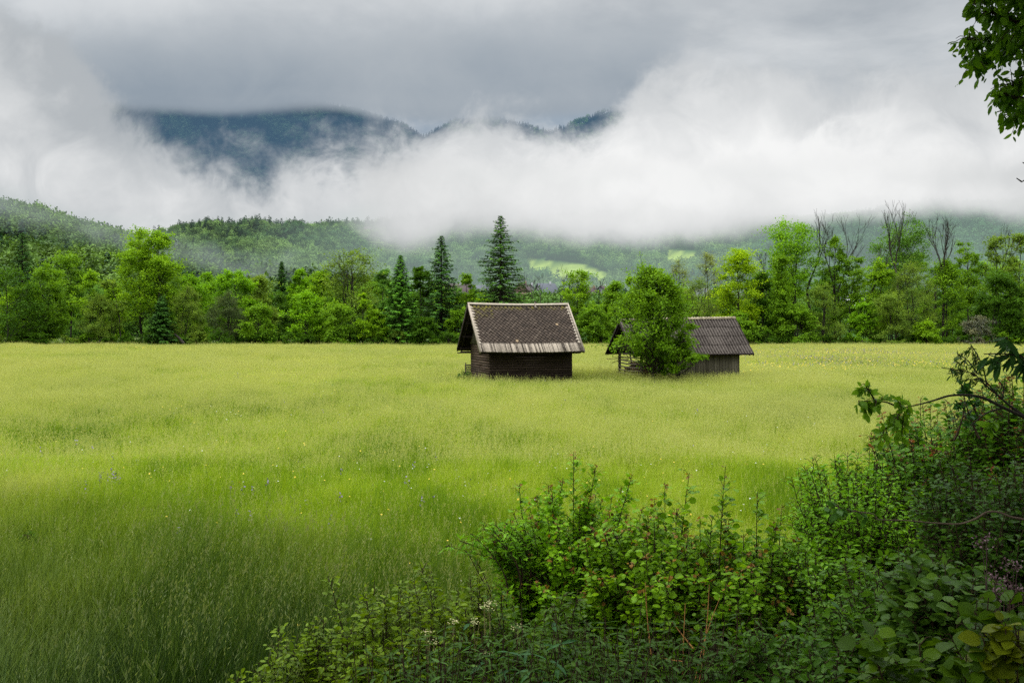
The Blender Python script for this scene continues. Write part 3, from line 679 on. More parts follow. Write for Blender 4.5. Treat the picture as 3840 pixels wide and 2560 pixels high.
def flowers(name, label, P, size, hgt, m, proto=DISC, spike=0):
    rng = np.random.default_rng(len(P)); b = Buf(); n = len(P)
    top = P+np.stack([rng.normal(0, .05, n), rng.normal(0, .05, n), hgt*rng.uniform(.8, 1.2, n)], 1)
    b.tubes(P+(top-P)*.35, top, np.full(n, .002), np.full(n, .0015), 3, .0)
    if spike:
        for k in range(spike):
            b.leaves(LEAF_QUAD, top+np.array([0, 0, -.03*k])+rng.normal(0, .012, (n, 3)), rng.normal(0, 1, (n, 3)), rng.normal(0, 1, (n, 3)), size, rng.uniform(.5, 1, n))
    else: b.leaves(proto, top, rng.normal(0, 1, (n, 3))*[1, 1, .25], np.array([0, -.35, 1])+rng.normal(0, .35, (n, 3)), size*rng.uniform(.7, 1.15, n), rng.uniform(.5, 1, n))
    o = bpy.data.objects.new(name, b.mesh(name)); COL.objects.link(o); o.data.materials.append(m); tag(o, label, 'flowers', kind='stuff')
def patch(rng, n, y0, y1, pxr=(-200, 4000), thr=-.2, k=1.):
    y = np.sqrt(rng.uniform(y0**2, y1**2, n)); x = gx(rng.uniform(*pxr, n), y)
    q = np.sin(x*.33*k+1.7*np.sin(y*.13*k))+np.sin(y*.41*k+x*.1)+rng.normal(0, 1.3, n)
    P = np.stack([x, y, ground_z(x, y)], 1)[q > thr]; return P[clear_of_huts(P, .4)]
M_DAISY = petals('daisy_petals', [(0, (.05, .12, .02)), (.1, (.36, .37, .30)), (1, (.52, .52, .46))])
M_YEL = petals('buttercup_petals', [(0, (.05, .12, .02)), (.1, (.42, .30, .01)), (1, (.58, .42, .02))])
M_PUR = petals('sage_petals', [(0, (.05, .1, .02)), (.1, (.11, .09, .15)), (1, (.20, .15, .25))])
flowers('daisies', 'small white daisies dotted through the meadow grass', np.concatenate([patch(rng, 300, 10, 22, thr=1.2), patch(rng, 600, 20, 34, (200, 3400), thr=1.3), patch(rng, 1600, 34, 62, thr=.8), patch(rng, 1600, 50, 80, (2900, 3900), thr=.1), patch(rng, 1200, 70, 140, thr=.8)]), .027, .54, M_DAISY)
flowers('buttercups', 'yellow buttercups and hawkbit scattered over the meadow', np.concatenate([patch(rng, 600, 9, 24, thr=1.), patch(rng, 1100, 24, 60, thr=1.), patch(rng, 2000, 55, 90, thr=.6), patch(rng, 900, 120, 149, (-200, 1500), thr=.3)]), .032, .56, M_YEL)
flowers('buttercups', 'drift of yellow buttercups across the far right of the meadow', np.concatenate([patch(rng, 9000, 62, 149, (2700, 3950), thr=-.5), patch(rng, 2500, 118, 149, (-200, 1500), thr=.2)]), .085, .58, M_YEL)
flowers('meadow_sage', 'purple sage haze in the far right of the meadow', patch(rng, 5000, 72, 125, (2750, 3950), thr=.5), .085, .62, M_PUR, spike=3)
flowers('meadow_sage', 'purple sage and clover spikes standing in the meadow', np.concatenate([patch(rng, 160, 12, 22, (-100, 1800), thr=1.6), patch(rng, 300, 22, 60, thr=1.8), np.stack([gx(rng.uniform(300, 480, 16), 18.2), rng.uniform(17.6, 18.9, 16), np.full(16, -.42)], 1)]), .045, .62, M_PUR, spike=5)

# ------------------------------------------------------------------ the huts
M_LOG = plain_material('weathered_shaded_plank', (.009, .006, .004), (.042, .029, .020), (1.2, 1.2, 14), bump=.5)  # front wall's shade put into the colour, a darker copy of the brown plank
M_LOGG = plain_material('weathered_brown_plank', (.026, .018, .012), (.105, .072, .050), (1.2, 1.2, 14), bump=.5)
M_BOARD = plain_material('old_grey_board', (.028, .024, .016), (.14, .125, .088), (9, 9, 1.0), bump=.5)
M_SILVER = plain_material('silvered_shingle', (.03, .023, .017), (.37, .31, .245), (16, 16, 1.2), bump=.4, tint=1.0)
M_PALE = plain_material('pale_trim_board', (.18, .145, .105), (.35, .30, .24), (6, 6, 6), bump=.2)
M_DARK = plain_material('dark_roof_timber', (.010, .008, .006), (.035, .026, .02), (4, 4, 4))
M_PLANKP = plain_material('stacked_plank_wood', (.05, .03, .018), (.22, .14, .085), (5, 5, 14), tint=1.0)
def slate_material():
    m, nt, N, L = mat('slate')
    tc = nd(N, 'ShaderNodeTexCoord'); nz = nd(N, 'ShaderNodeTexNoise'); nz.inputs['Scale'].default_value = 5; nz.inputs['Detail'].default_value = 6; L.new(tc.outputs['Object'], nz.inputs['Vector'])
    at_ = nd(N, 'ShaderNodeAttribute', attribute_name='tint')
    f = math_(N, L, 'MULTIPLY_ADD', math_(N, L, 'SUBTRACT', nz.outputs[0], .5), .5, at_.outputs['Fac'])
    r = ramp(N, [(0, (.014, .010, .007)), (.5, (.044, .031, .022)), (.8, (.064, .047, .034)), (.93, (.082, .062, .046)), (1, (.24, .17, .10))]); L.new(f, r.inputs[0])
    ms = nd(N, 'ShaderNodeAttribute', attribute_name='moss')
    mf = math_(N, L, 'MULTIPLY', ms.outputs['Fac'], math_(N, L, 'MULTIPLY_ADD', nz.outputs[0], 6, -2.4, clamp=True))
    mx = nd(N, 'ShaderNodeMixRGB'); L.new(mf, mx.inputs[0]); L.new(r.outputs[0], mx.inputs[1]); mx.inputs[2].default_value = (.10, .085, .012, 1)
    p = nd(N, 'ShaderNodeBsdfPrincipled'); L.new(mx.outputs[0], p.inputs[0]); p.inputs['Roughness'].default_value = .75; p.inputs['Specular IOR Level'].default_value = .12
    L.new(p.outputs[0], nd(N, 'ShaderNodeOutputMaterial').inputs[0]); return m
M_SLATE = slate_material()
def frame(h):
    u = np.array([math.cos(h['ang']), math.sin(h['ang']), 0]); v = np.array([-u[1], u[0], 0]); O = np.array([*h['O'], 0.])
    return (lambda a, b, z: O+u*a+v*b+np.array([0, 0, z])), u, v
rng = np.random.default_rng(77)
Wd, u, v = frame(HUT1); Lh, Sh = HUT1['L'], HUT1['S']; Zu = np.array([0, 0, 1.])
hut = thing('timber_hut', Wd(Lh/2, Sh/2, -.42), 'dark timber hut with a diamond slate roof and pale ridge', 'hut')
def planks(fn, length, dirv, outv, z0, z1, hgt, m, parent, name='plank_wall', label=None):
    """horizontal boards up a wall; fn(s, z) gives the base point"""
    b = Buf(); z = z0
    while z < z1-.02:
        h = min(hgt*rng.uniform(.85, 1.15), z1-z); s = 0; th = .05+rng.uniform(0, .012)
        cuts = [0, length] if rng.uniform() < .5 else [0, length*rng.uniform(.3, .7), length]
        for c0, c1 in zip(cuts[:-1], cuts[1:]):
            b.box(fn(c0, z)+outv*-.05, dirv*(c1-c0-.004), outv*th, Zu*(h-.012), rng.uniform(.1, .9))
        z += h
    b.box(fn(.02, z0)-outv*.09, dirv*(length-.04), outv*.03, Zu*(z1-z0), .0)
    return part(name, b, m, parent, label=label)
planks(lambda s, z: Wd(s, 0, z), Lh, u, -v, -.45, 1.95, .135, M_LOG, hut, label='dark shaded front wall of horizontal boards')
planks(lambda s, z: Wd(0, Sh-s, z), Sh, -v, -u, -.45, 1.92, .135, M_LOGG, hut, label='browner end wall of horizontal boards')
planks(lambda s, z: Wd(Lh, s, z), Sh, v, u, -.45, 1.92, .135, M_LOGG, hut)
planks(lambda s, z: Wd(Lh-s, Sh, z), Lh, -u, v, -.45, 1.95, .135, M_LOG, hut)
EZ, RZ, EB, RB, BB, A0, A1 = 1.59, 4.24, -.64, 2.21, 5.06, -.68, 5.19
for a_, lab in ((0.0, None), (Lh, None)):
    b = Buf(); out = -u if a_ == 0 else u; n = 34
    for i in range(n):
        b0, b1 = i/n*Sh, (i+1)/n*Sh
        zt = lambda q: EZ-.10+(RZ-EZ)*(1-abs(q-RB)/(RB-EB)) - .06
        P = [Wd(a_, b0+.004, 1.93), Wd(a_, b1-.004, 1.93), Wd(a_, b1-.004, zt(b1)), Wd(a_, b0+.004, zt(b0))]
        Q = [p+out*.035 for p in P]
        b.add(P+Q, [[0, 1, 2, 3], [7, 6, 5, 4], [0, 4, 5, 1], [1, 5, 6, 2], [2, 6, 7, 3], [3, 7, 4, 0]], rng.uniform(.1, .9))
    part('gable_boards', b, M_BOARD if a_ else M_BOARD, hut)
# roof: deck, slates, shingle eave strip, ridge, bargeboards
sl_len = math.hypot(RB-EB, RZ-EZ); cs, sn = (RB-EB)/sl_len, (RZ-EZ)/sl_len
def sag(a): return -.05*math.sin(PI*min(max((a-A0)/(A1-A0), 0), 1))
def front(a, s, lift=0): return Wd(a, RB-s*cs, RZ-s*sn+sag(a)) + (-v*sn + Zu*cs)*lift       # s runs down from the ridge
def back(a, s, lift=0): return Wd(a, RB+s*cs, RZ-s*sn+sag(a)) + (v*sn + Zu*cs)*lift
for fn in (front, back):
    b = Buf(); AA = np.linspace(A0, A1, 9)
    for k_, (a0, a1) in enumerate(zip(AA[:-1], AA[1:])):
        b.add([fn(a0, 0, -.02), fn(a1, 0, -.02), fn(a1, sl_len, -.02), fn(a0, sl_len, -.02), fn(a0, .02, -.09), fn(a1, .02, -.09), fn(a1, sl_len, -.09), fn(a0, sl_len, -.09)],
              [[0, 3, 2, 1], [4, 5, 6, 7], [3, 7, 6, 2]]+([[0, 4, 7, 3]] if k_ == 0 else [])+([[1, 2, 6, 5]] if k_ == 7 else []), .4)
    part('roof_deck', b, M_DARK, hut)
def slates(fn, s0, s1):
    b = Buf(); moss = []; pw, ph_ = .225, .285; row = 0; s = s0+ph_/2
    while s < s1+.1:
        a = A0+.1+(pw/2 if row % 2 else 0)
        while a < A1-.05:
            lo = min(s+ph_/2*.90, s1+.005); hi_ = max(s-ph_/2*.90, s0); w = pw/2*.90
            t = np.clip(rng.normal(.5, .13), .15, .8); x = rng.uniform()
            if x < .004: t = 1.25
            elif x < .02: t = .85
            jt = rng.normal(0, .008); ja = rng.normal(0, .004); dn = 0
            if rng.uniform() < .002: a += pw; continue
            if rng.uniform() < .03: dn = rng.uniform(.02, .06); ja = rng.normal(0, .02)
            dn = min(dn, s1+.005-lo)
            V = [fn(a+ja*.3, hi_+dn, .004), fn(a-w, s+jt+dn, .016), fn(a+ja, lo+dn, .034+rng.uniform(0, .012)), fn(a+w, s-jt+dn, .016)]
            b.add(V, [[0, 1, 2, 3]], t)
            mo = np.clip(1.25-(s-s0)/.35-.0*a, 0, 1)*(.35+.65*(rng.uniform() < .6)) + np.clip(1.1-(a-A0)/.5-(s-s0)/3.0, 0, 1)
            if a < .6: mo += np.clip(1.3-(s-s0)/.9, 0, 1)
            moss += [min(mo, 1)]*4
            a += pw
        s += ph_/2; row += 1
    o = part('slate_covering', b, M_SLATE, hut)
    at_ = o.data.attributes.new('moss', 'FLOAT', 'POINT'); at_.data.foreach_set('value', np.array(moss, np.float32))
slates(front, .14, sl_len-.66); slates(back, .14, sl_len-.3)
b = Buf(); a = A0
while a < A1-.03:
    wdt = min(rng.uniform(.035, .10), A1-a)
    l0, l1 = sl_len-.70+rng.uniform(-.01, .01), sl_len+rng.uniform(-.005, .02)
    P = [front(a, l0, .02), front(a+wdt-.003, l0, .02), front(a+wdt-.003, l1, .045), front(a, l1, .045)]
    b.add(P+[p-Zu*.03 for p in P], [[3, 2, 1, 0], [4, 5, 6, 7], [0, 4, 7, 3], [1, 2, 6, 5], [3, 7, 6, 2]], np.clip(rng.normal(.55, .35), 0, 1)); a += wdt
part('eave_shingles', b, M_SILVER, hut, label='strip of silvered wood shingles along the front eave')
b = Buf(); AA = np.linspace(A0-.03, A1+.03, 9)
for a0, a1 in zip(AA[:-1], AA[1:]):
    b.add([front(a0, -.02, .05), front(a1, -.02, .05), front(a1, .13, .05), front(a0, .13, .05), back(a0, .13, .05), back(a1, .13, .05), front(a0, .13, .02), front(a1, .13, .02)],
          [[0, 3, 2, 1], [0, 1, 5, 4], [3, 6, 7, 2]], .9)
part('ridge_cap', b, M_PALE, hut, label='pale flat ridge cap')
for aa, fn in ((A0, front), (A0, back), (A1, front), (A1, back)):
    b = Buf(); s_ = -1 if aa == A0 else 1
    b.add([fn(aa-.02, 0, .06), fn(aa+.05, 0, .06), fn(aa+.05, sl_len+.02, .06), fn(aa-.02, sl_len+.02, .06), fn(aa-.02, 0, -.12), fn(aa+.05, .02, -.12), fn(aa+.05, sl_len+.02, -.12), fn(aa-.02, sl_len+.02, -.12)],
          [[0, 3, 2, 1], [4, 5, 6, 7], [0, 4, 7, 3], [1, 2, 6, 5], [3, 7, 6, 2], [0, 1, 5, 4]], .7)
    part('bargeboard', b, M_PALE if fn is front else M_DARK, hut)
for aa, sg in ((A0+.055, 1), (A1-.055, -1)):
    b = Buf(); s = .22
    while s < sl_len-.72:
        h = .235; w = .2*rng.uniform(.6, 1.1)
        V = [front(aa, s, .045), front(aa+sg*w, s+h*.85, .05), front(aa, s+h, .05)] if sg > 0 else [front(aa, s+h, .05), front(aa+sg*w, s+h*.85, .05), front(aa+sg*.04, s, .045)]
        b.add(V, [[0, 2, 1]] if sg > 0 else [[0, 1, 2]], rng.uniform(.3, 1))
        s += h
    part('slate_edging', b, M_PALE, hut, label='pale saw-tooth slates along the %s roof edge' % ('left' if sg > 0 else 'right'))
b = Buf()
for s_ in (1.45, 0.3, 2.6, 3.6):
    for fn in (front, back): b.bar(fn(A0+.1, s_, -.15), fn(A1-.1, s_, -.15), .1, .12, Zu, .5)
b.bar(Wd(-.6, Sh+.1, 1.44), Wd(5.1, Sh+.1, 1.44), .12, .12, Zu, .5); b.bar(Wd(-.6, -.12, 1.50), Wd(5.1, -.12, 1.50), .1, .1, Zu, .4)
part('roof_purlins', b, M_DARK, hut)
b = Buf()
for i in range(9):
    for fn in (front, back): b.bar(fn(A0+.25+i*.68, .1, -.13), fn(A0+.25+i*.68, sl_len-.02, -.13), .07, .07, Zu, .5)
part('rafters', b, M_DARK, hut)
b = Buf(); b.bar(Wd(-.70, BB-.1, 1.40), Wd(.1, BB-.1, 1.40), .07, .05, Zu, .4); b.bar(Wd(-.68, BB-.15, 1.40), Wd(-.68, 4.3, 1.40), .06, .05, Zu, .4); part('eave_pole', b, M_DARK, hut)
b = Buf(); p0 = front(A0+3.86, .12, .06); b.box(p0, u*.03, v*.02, Zu*.16, .9); b.box(front(A0+3.80, .34, .05), u*.16, -v*.05, Zu*.04, .9); b.box(front(A0+3.86, .12, .05), u*.04, -v*.17, -Zu*.13, .9)
part('roof_bracket', b, M_PALE, hut, label='small white bracket below the ridge')

rack = thing('slatted_rack', Wd(-.16, Sh+.1, 0), 'low grey slatted rack at the back corner of the slate-roofed hut', 'rack')
for q in range(5):
    b = Buf(); b.bar(Wd(-.34, Sh+.1, .18+q*.125), Wd(.12, Sh+.1, .18+q*.125), .03, .085, Zu, rng.uniform(.4, .9)); part('slat', b, M_BOARD, rack)
for a_ in (-.3, .06):
    b = Buf(); b.box(Wd(a_, Sh+.13, -.45), u*.05, v*.05, Zu*1.28, .4); part('post', b, M_BOARD, rack)

# ---- hut with the corrugated roof
Wd, u, v = frame(HUT2); Lh, Sh = HUT2['L'], HUT2['S']
barn = thing('field_barn', Wd(Lh/2, Sh/2, -.42), 'grey board barn with a corrugated roof and open slatted end', 'barn')
EB, BB, RB = -.48, 3.98, 1.75; A0, A1 = -.62, 6.67
def eave_z(a): return 1.33+.03*(a-A0)/(A1-A0)
def ridge_z(a): return 3.27+.13*(a-A0)/(A1-A0)
def roof(side, a, t, lift=0):
    """t: 0 ridge, 1 eave"""
    bb = RB+(EB-RB)*t if side < 0 else RB+(BB-RB)*t
    zz = ridge_z(a)+(eave_z(a)-ridge_z(a))*t
    return Wd(a, bb, zz)+(v*(.66*side)+Zu*.75)*lift
M_CORR = plain_material('fibre_cement_sheet', (.022, .017, .014), (.125, .105, .090), (9, 9, 2.5), bump=.15, tint=1.0, rough=.8, spec=.08)
for side in (-1, 1):
    b = Buf(); wl = .1775; per = 8; na = int((A1-A0)/wl*per)+1
    A = np.linspace(A0, A1, na); wave = np.sin((A-A0)/wl*2*PI)
    for r in range(4):
        t0, t1 = max(r*.25-.012, 0), (r+1)*.25
        T = np.array([t0, (t0+t1)/2, t1]); L_ = np.array([.006, .016, .028])
        V = np.array([[roof(side, a, t, .03+l+.03*wv) for a, wv in zip(A, wave)] for t, l in zip(T, L_)])
        sheet = np.repeat(rng.uniform(-.12, .12, 9), math.ceil(na/9))[:na]
        tint = np.stack([np.clip(.42+.36*np.roll(wave, 1)+sheet+rng.normal(0, .03, na), 0, 1)]*3); tint[2] -= .12  # crests worn lighter, valleys mossy; also strengthens the relief shading in colour
        fc = gridfaces(3, na)
        b.add(V.reshape(-1, 3), fc[:, ::-1] if side < 0 else fc, np.clip(tint, 0, 1).ravel())
    part('corrugated_roof', b, M_CORR, barn, smooth=True)
    b = Buf(); b.add([roof(side, A0+.03, 0, -.05), roof(side, A1-.03, 0, -.05), roof(side, A1-.03, .99, -.05), roof(side, A0+.03, .99, -.05)], [[0, 1, 2, 3]], .3)
    for i in range(8):
        a = A0+.1+i*1.0; b.bar(roof(side, a, .02, -.11), roof(side, a, .98, -.11), .07, .08, Zu, .5)
    for t in (.25, .5, .75, .97): b.bar(roof(side, A0+.05, t, -.09), roof(side, A1-.05, t, -.09), .08, .06, Zu, .5)
    part('roof_timbers', b, M_DARK, barn)
b = Buf(); n = 41; th = np.linspace(-.35, PI+.35, 7)
for i in range(n):
    a0, a1 = A0+(A1-A0)*i/n, A0+(A1-A0)*(i+1)/n; V = []
    for k, aa in enumerate((a0, (a0+a1)/2, a1-.006)):
        R = (.085, .11, .085)[k]
        for q in th: V.append(Wd(aa, RB+1.25*R*math.cos(q), ridge_z(aa)+.03+R*math.sin(q)))
    b.add(V, gridfaces(3, 7), rng.uniform(.2, 1))
part('ridge_tiles', b, plain_material('ridge_tile', (.12, .095, .06), (.34, .29, .20), (8, 8, 8), tint=.8), barn, smooth=True, label='pale rounded ridge tiles')
for aa in (A0, A1):
    for side in (-1, 1):
        b = Buf(); b.bar(roof(side, aa, 0, -.04), roof(side, aa, 1, -.04), .05, .12, Zu, .3); part('bargeboard', b, M_DARK, barn)
def boards(p0, dirv, outv, length, zt, parent, name, m=M_BOARD, n=None, z0=-.45, label=None):
    b = Buf(); s = 0
    while s < length-.02:
        wdt = min(rng.uniform(.11, .20), length-s); top = zt(s+wdt/2)
        b.box(p0+dirv*s+Zu*z0, dirv*(wdt-.008), outv*(.025+rng.uniform(0, .015)), Zu*(top-z0), np.clip(rng.normal(.5, .33), 0, 1)); s += wdt
    b.box(p0+dirv*.01-outv*.02+Zu*z0, dirv*(length-.02), outv*.015, Zu*(min(zt(.02), zt(length-.02))-z0), 0)
    return part(name, b, m, parent, label=label)
boards(Wd(1.75, 0, 0), u, -v, Lh-1.75, lambda s: 1.62, barn, 'board_wall', label='vertical grey board front wall')
boards(Wd(Lh, 0, 0), v, u, Sh, lambda s: min(1.6+.87*min(s, Sh-s), 3.2), barn, 'board_wall')
boards(Wd(Lh, Sh, 0), -u, v, Lh-1.75, lambda s: 1.62, barn, 'board_wall')
boards(Wd(1.75, Sh, 0), -v, -u, Sh, lambda s: min(1.6+.87*min(s, Sh-s), 3.2), barn, 'board_wall')
boards(Wd(-.02, Sh, 0), -v, -u, Sh, lambda s: min(1.62+.87*min(s, Sh-s), 3.15), barn, 'gable_boards', z0=1.55)
b = Buf(); b.box(Wd(1.2, -.06, -.4), u*.5, -v*.03, Zu*1.35, .75); part('hatch_door', b, M_BOARD, barn, label='low grey board hatch beside the open bay')
for a_, b_ in ((0, 0), (0, Sh-.12), (1.55, -.01), (.9, 0)):
    q = Buf(); q.box(Wd(a_, b_, -.45), u*.12, v*.12, Zu*(2.02 if a_ < .5 or a_ > 1 else 1.9), .45); part('post', q, M_BOARD, barn)
for k in range(7):
    q = Buf(); zz = .26+k*.185; p0, p1 = Wd(-.03, .04, zz), Wd(-.03, Sh-.04, zz+rng.normal(0, .02)); md = (p0+p1)/2-Zu*(.05 if k < 5 else .01)-u*.03
    q.bar(p0, md, .035, .07, Zu, rng.uniform(.4, 1)); q.bar(md, p1, .035, .07, Zu, rng.uniform(.4, 1)); part('slat', q, M_BOARD, barn)
q = Buf(); q.bar(Wd(.06, .06, 1.56), Wd(.06, Sh-.06, 1.56), .1, .1, Zu, .4); q.bar(Wd(.06, 1.9, 1.52), Wd(.06, 1.6, .9), .06, .06, u, .4); part('tie_beam', q, M_BOARD, barn)
# planks stacked in the open bay, each one its own
k = 0
for layer in range(-4, 10):
    bb = .2+rng.uniform(0, .08)
    while bb < 2.9 - (layer > 6)*.9:
        wdt = rng.uniform(.18, .34); zz = .03+layer*.088
        if rng.uniform() < .86:
            q = Buf(); a_ = .10+rng.uniform(-.04, .06)-(.0 if layer < 8 else .0)
            q.box(Wd(a_, bb, zz), u*rng.uniform(1.0, 1.4)+v*rng.normal(0, .03), v*(wdt-.02), Zu*rng.uniform(.05, .075), rng.uniform(0, 1))
            o = part('plank', q, M_PLANKP); k += 1
            tag(o, 'rough brown plank stacked behind the slats of the open barn bay', 'plank', 'planks stacked in the open barn bay')
        bb += wdt
for q_, (p0, p1, lab) in enumerate(((Wd(.5, 3.0, .98), Wd(-.55, 4.0, 1.03), 'long pale batten sticking out past the barn corner'), (Wd(.5, 3.1, 1.03), Wd(-.2, 3.95, 1.12), 'short reddish batten jutting from the top of the plank stack'), (Wd(.1, 3.3, 1.0), Wd(-.28, 3.85, .78), 'thin stick leaning out under the battens'))):
    q = Buf(); q.bar(p0, p1, .05, .03, Zu, (.9, .5, .3)[q_]); tag(part('batten', q, M_PLANKP), lab, 'batten')
for i, (a_, l_, z_) in enumerate(((.2, 1.2, -.1), (.25, 1.15, -.02), (.3, 1.0, .06), (.22, 1.1, .14), (.35, .8, .22), (.3, 1.0, -.18), (.25, 1.1, -.26), (.2, 1.2, -.34))):
    q = Buf(); q.bar(Wd(a_, .1, z_), Wd(a_+l_, .14, z_), .16, .065, Zu, rng.uniform(0, .7))
    tag(part('plank', q, M_PLANKP), 'brown plank lying in the low pile at the open front of the barn', 'plank', 'planks piled at the open front of the barn')

# ------------------------------------------------------------------ treeline
MID, YEL, BRI, DRK, OLI, PAL, BLU, VIV = (.125, .25, .012), (.175, .325, .012), (.15, .32, .010), (.055, .13, .008), (.145, .235, .028), (.23, .29, .065), (.095, .21, .028), (.26, .41, .008)
SPR, SPL = (.036, .10, .013), (.07, .19, .015)
rng = np.random.default_rng(2024)
def height(top, D): return CAMZ + (HY-top)/FPX*D + .62
def plant(sort, px, top, wpx, D, col, label, **o):
    base = np.array([gx(px, D), D, float(ground_z(gx(px, D), D))-.1]); H = height(top, D); W = wpx/FPX*D
    group = o.pop('group', None); nm = o.pop('name', None)
    if sort == 'spruce':
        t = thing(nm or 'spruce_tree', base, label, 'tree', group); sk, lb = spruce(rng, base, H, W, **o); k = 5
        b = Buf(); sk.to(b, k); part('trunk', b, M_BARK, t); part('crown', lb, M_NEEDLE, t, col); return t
    if sort == 'bare':
        t = thing(nm or 'bare_tree', base, label, 'tree', group); sk = bare(rng, base, H, W, **o)
        b = Buf(); sk.to(b, 4); part('trunk', b, M_BARK, t); return t
    t = thing(nm or ('willow_tree' if sort == 'willow' else 'shrub' if sort == 'bush' else 'broadleaf_tree'), base, label, 'shrub' if sort == 'bush' else 'tree', group)
    dead = o.pop('dead', None)
    if sort == 'willow': o = {**dict(leaf=.19, n=14000, clumps=85, spread=.11, stems=4, low=.12, flat=.8, kind='oval', proto=LEAF_SPRAY), **o}
    elif sort == 'bush': o = {**dict(leaf=.29, n=6500, clumps=50, stems=4, low=.02, kind='bush', spread=.11), **o}
    else: o = {**dict(leaf=.31, n=9500), **o}
    o['n'] = int(o['n']*1.3)
    sk, lb = broadleaf(rng, base, H if not dead else H*dead[0], W, **o)
    if dead:
        for dx in dead[1]:
            s2 = Skel(); bare(rng, base+[dx, 0, 0], H*(1-abs(dx)*.03), W*.55, s2, depth=4, start=.5, r0=.16, up=.9)
            sk.a += s2.a; sk.b += s2.b; sk.ra += s2.ra; sk.rb += s2.rb
    b = Buf(); sk.to(b, 4); part('trunk', b, M_BARK, t); part('crown', lb, M_LEAF, t, col); return t

# left of the field
plant('tree', 30, 1015, 260, 152, DRK, 'dense dark leafy tree in front at the far left edge of the field', kind='oval', low=.02, n=9000)
plant('spruce', 84, 872, 190, 186, SPR, 'broad dark spruce standing behind the far left leafy trees')
plant('tree', 172, 990, 125, 156, MID, 'slim green tree with several dark stems, next to the far left dark tree', kind='column', low=.15, n=8000, stems=3)
plant('tree', 262, 958, 120, 164, MID, 'tall narrow tree on one long dark trunk, third from the left edge', kind='vase', low=.35, stems=2, n=5500)
plant('tree', 338, 1015, 90, 154, YEL, 'thin sparse tree on a straight dark trunk left of the crooked trunk', kind='oval', low=.38, n=2600, clumps=28)
plant('willow', 372, 1112, 125, 152, OLI, 'grey green willow bush at the foot of the thin sparse trees on the left')
plant('tree', 452, 1050, 80, 153, OLI, 'crooked dark trunk with few leaves left of the tall twin trees', kind='column', low=.5, n=1300, clumps=18, lean=-.12)
plant('bush', 425, 1075, 110, 163, YEL, 'yellow green bush glowing behind the crooked dark trunk')
plant('tree', 300, 1040, 120, 172, BLU, 'blue green tree filling the gap behind the thin trees on the left', kind='oval', low=.05)
plant('tree', 528, 866, 165, 160, YEL, 'tallest yellow green tree of the left group, left one of the twin trees', kind='column', low=.16, n=13000, clumps=85, vig=.42, shell=.35)
plant('tree', 598, 868, 150, 158, YEL, 'tall yellow green tree with a dark bare lower trunk, right one of the twin trees', kind='oval', low=.3, n=9500, clumps=65, vig=.45)
plant('spruce', 606, 1112, 120, 151, SPR, 'small dark spruce under the tall twin trees', dense=.75)
plant('willow', 690, 1080, 130, 155, OLI, 'olive willow leaning over the field right of the small dark spruce', lean=.08)
plant('tree', 722, 1040, 115, 164, BRI, 'bright green tree between the twin trees and the round tree', kind='oval', low=.05)
plant('tree', 883, 1010, 125, 166, BRI, 'round dense bright green tree behind the grey green willow', kind='round', low=.12, n=10000, vig=.15, shell=.75)
plant('willow', 850, 1098, 125, 153, (.07, .105, .035), 'grey green willow with dark stems in front of the round bright tree')
plant('bush', 972, 1136, 110, 151, MID, 'rounded green bush standing at the field edge right of the grey green willow', n=6500)
plant('tree', 975, 1045, 120, 171, OLI, 'olive tree behind the rounded green bush', kind='oval', low=.1)
plant('spruce', 1056, 980, 85, 196, SPR, 'dark spruce top showing behind the leafy trees left of the sparse tall tree')
plant('tree', 1123, 1008, 70, 178, BRI, 'light green narrow tree just right of the dark spruce top', kind='column', low=.1)
plant('bush', 1150, 1100, 140, 153, BRI, 'large bright green bush below the light green narrow tree', n=9000, clumps=60, kind='oval')
plant('tree', 1210, 1018, 100, 171, YEL, 'yellow green tree left of the sparse tall tree', kind='oval', low=.1)
plant('tree', 1318, 930, 175, 160, OLI, 'tall tree with half bare spreading branches left of the spruces', kind='vase', low=.30, n=5200, clumps=60, vig=.5, dead=(.97, (-1.6, .5)), trunk=.3)
plant('bush', 1268, 1140, 150, 152, MID, 'wide green bush under the half bare spreading tree', n=8500)
plant('tree', 1362, 1105, 55, 151, YEL, 'slender young tree at the field edge right of the wide green bush', kind='column', low=.15, n=1800, clumps=22)
plant('bush', 1412, 1165, 100, 152, YEL, 'low yellow green bush left of the bright spruce')
plant('tree', 1436, 1008, 95, 176, BLU, 'blue green tree behind the low yellow green bush', kind='oval', low=.08)
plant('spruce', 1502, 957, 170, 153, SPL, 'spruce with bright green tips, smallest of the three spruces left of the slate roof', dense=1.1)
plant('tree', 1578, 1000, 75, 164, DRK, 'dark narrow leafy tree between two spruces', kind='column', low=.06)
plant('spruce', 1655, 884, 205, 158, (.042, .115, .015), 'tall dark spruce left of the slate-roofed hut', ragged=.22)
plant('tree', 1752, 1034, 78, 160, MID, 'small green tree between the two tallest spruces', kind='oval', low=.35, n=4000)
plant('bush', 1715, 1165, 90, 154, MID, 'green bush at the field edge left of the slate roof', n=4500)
plant('spruce', 1877, 808, 285, 156, (.052, .13, .014), 'tallest spruce rising behind the slate-roofed hut', dense=1.25, ragged=.2)
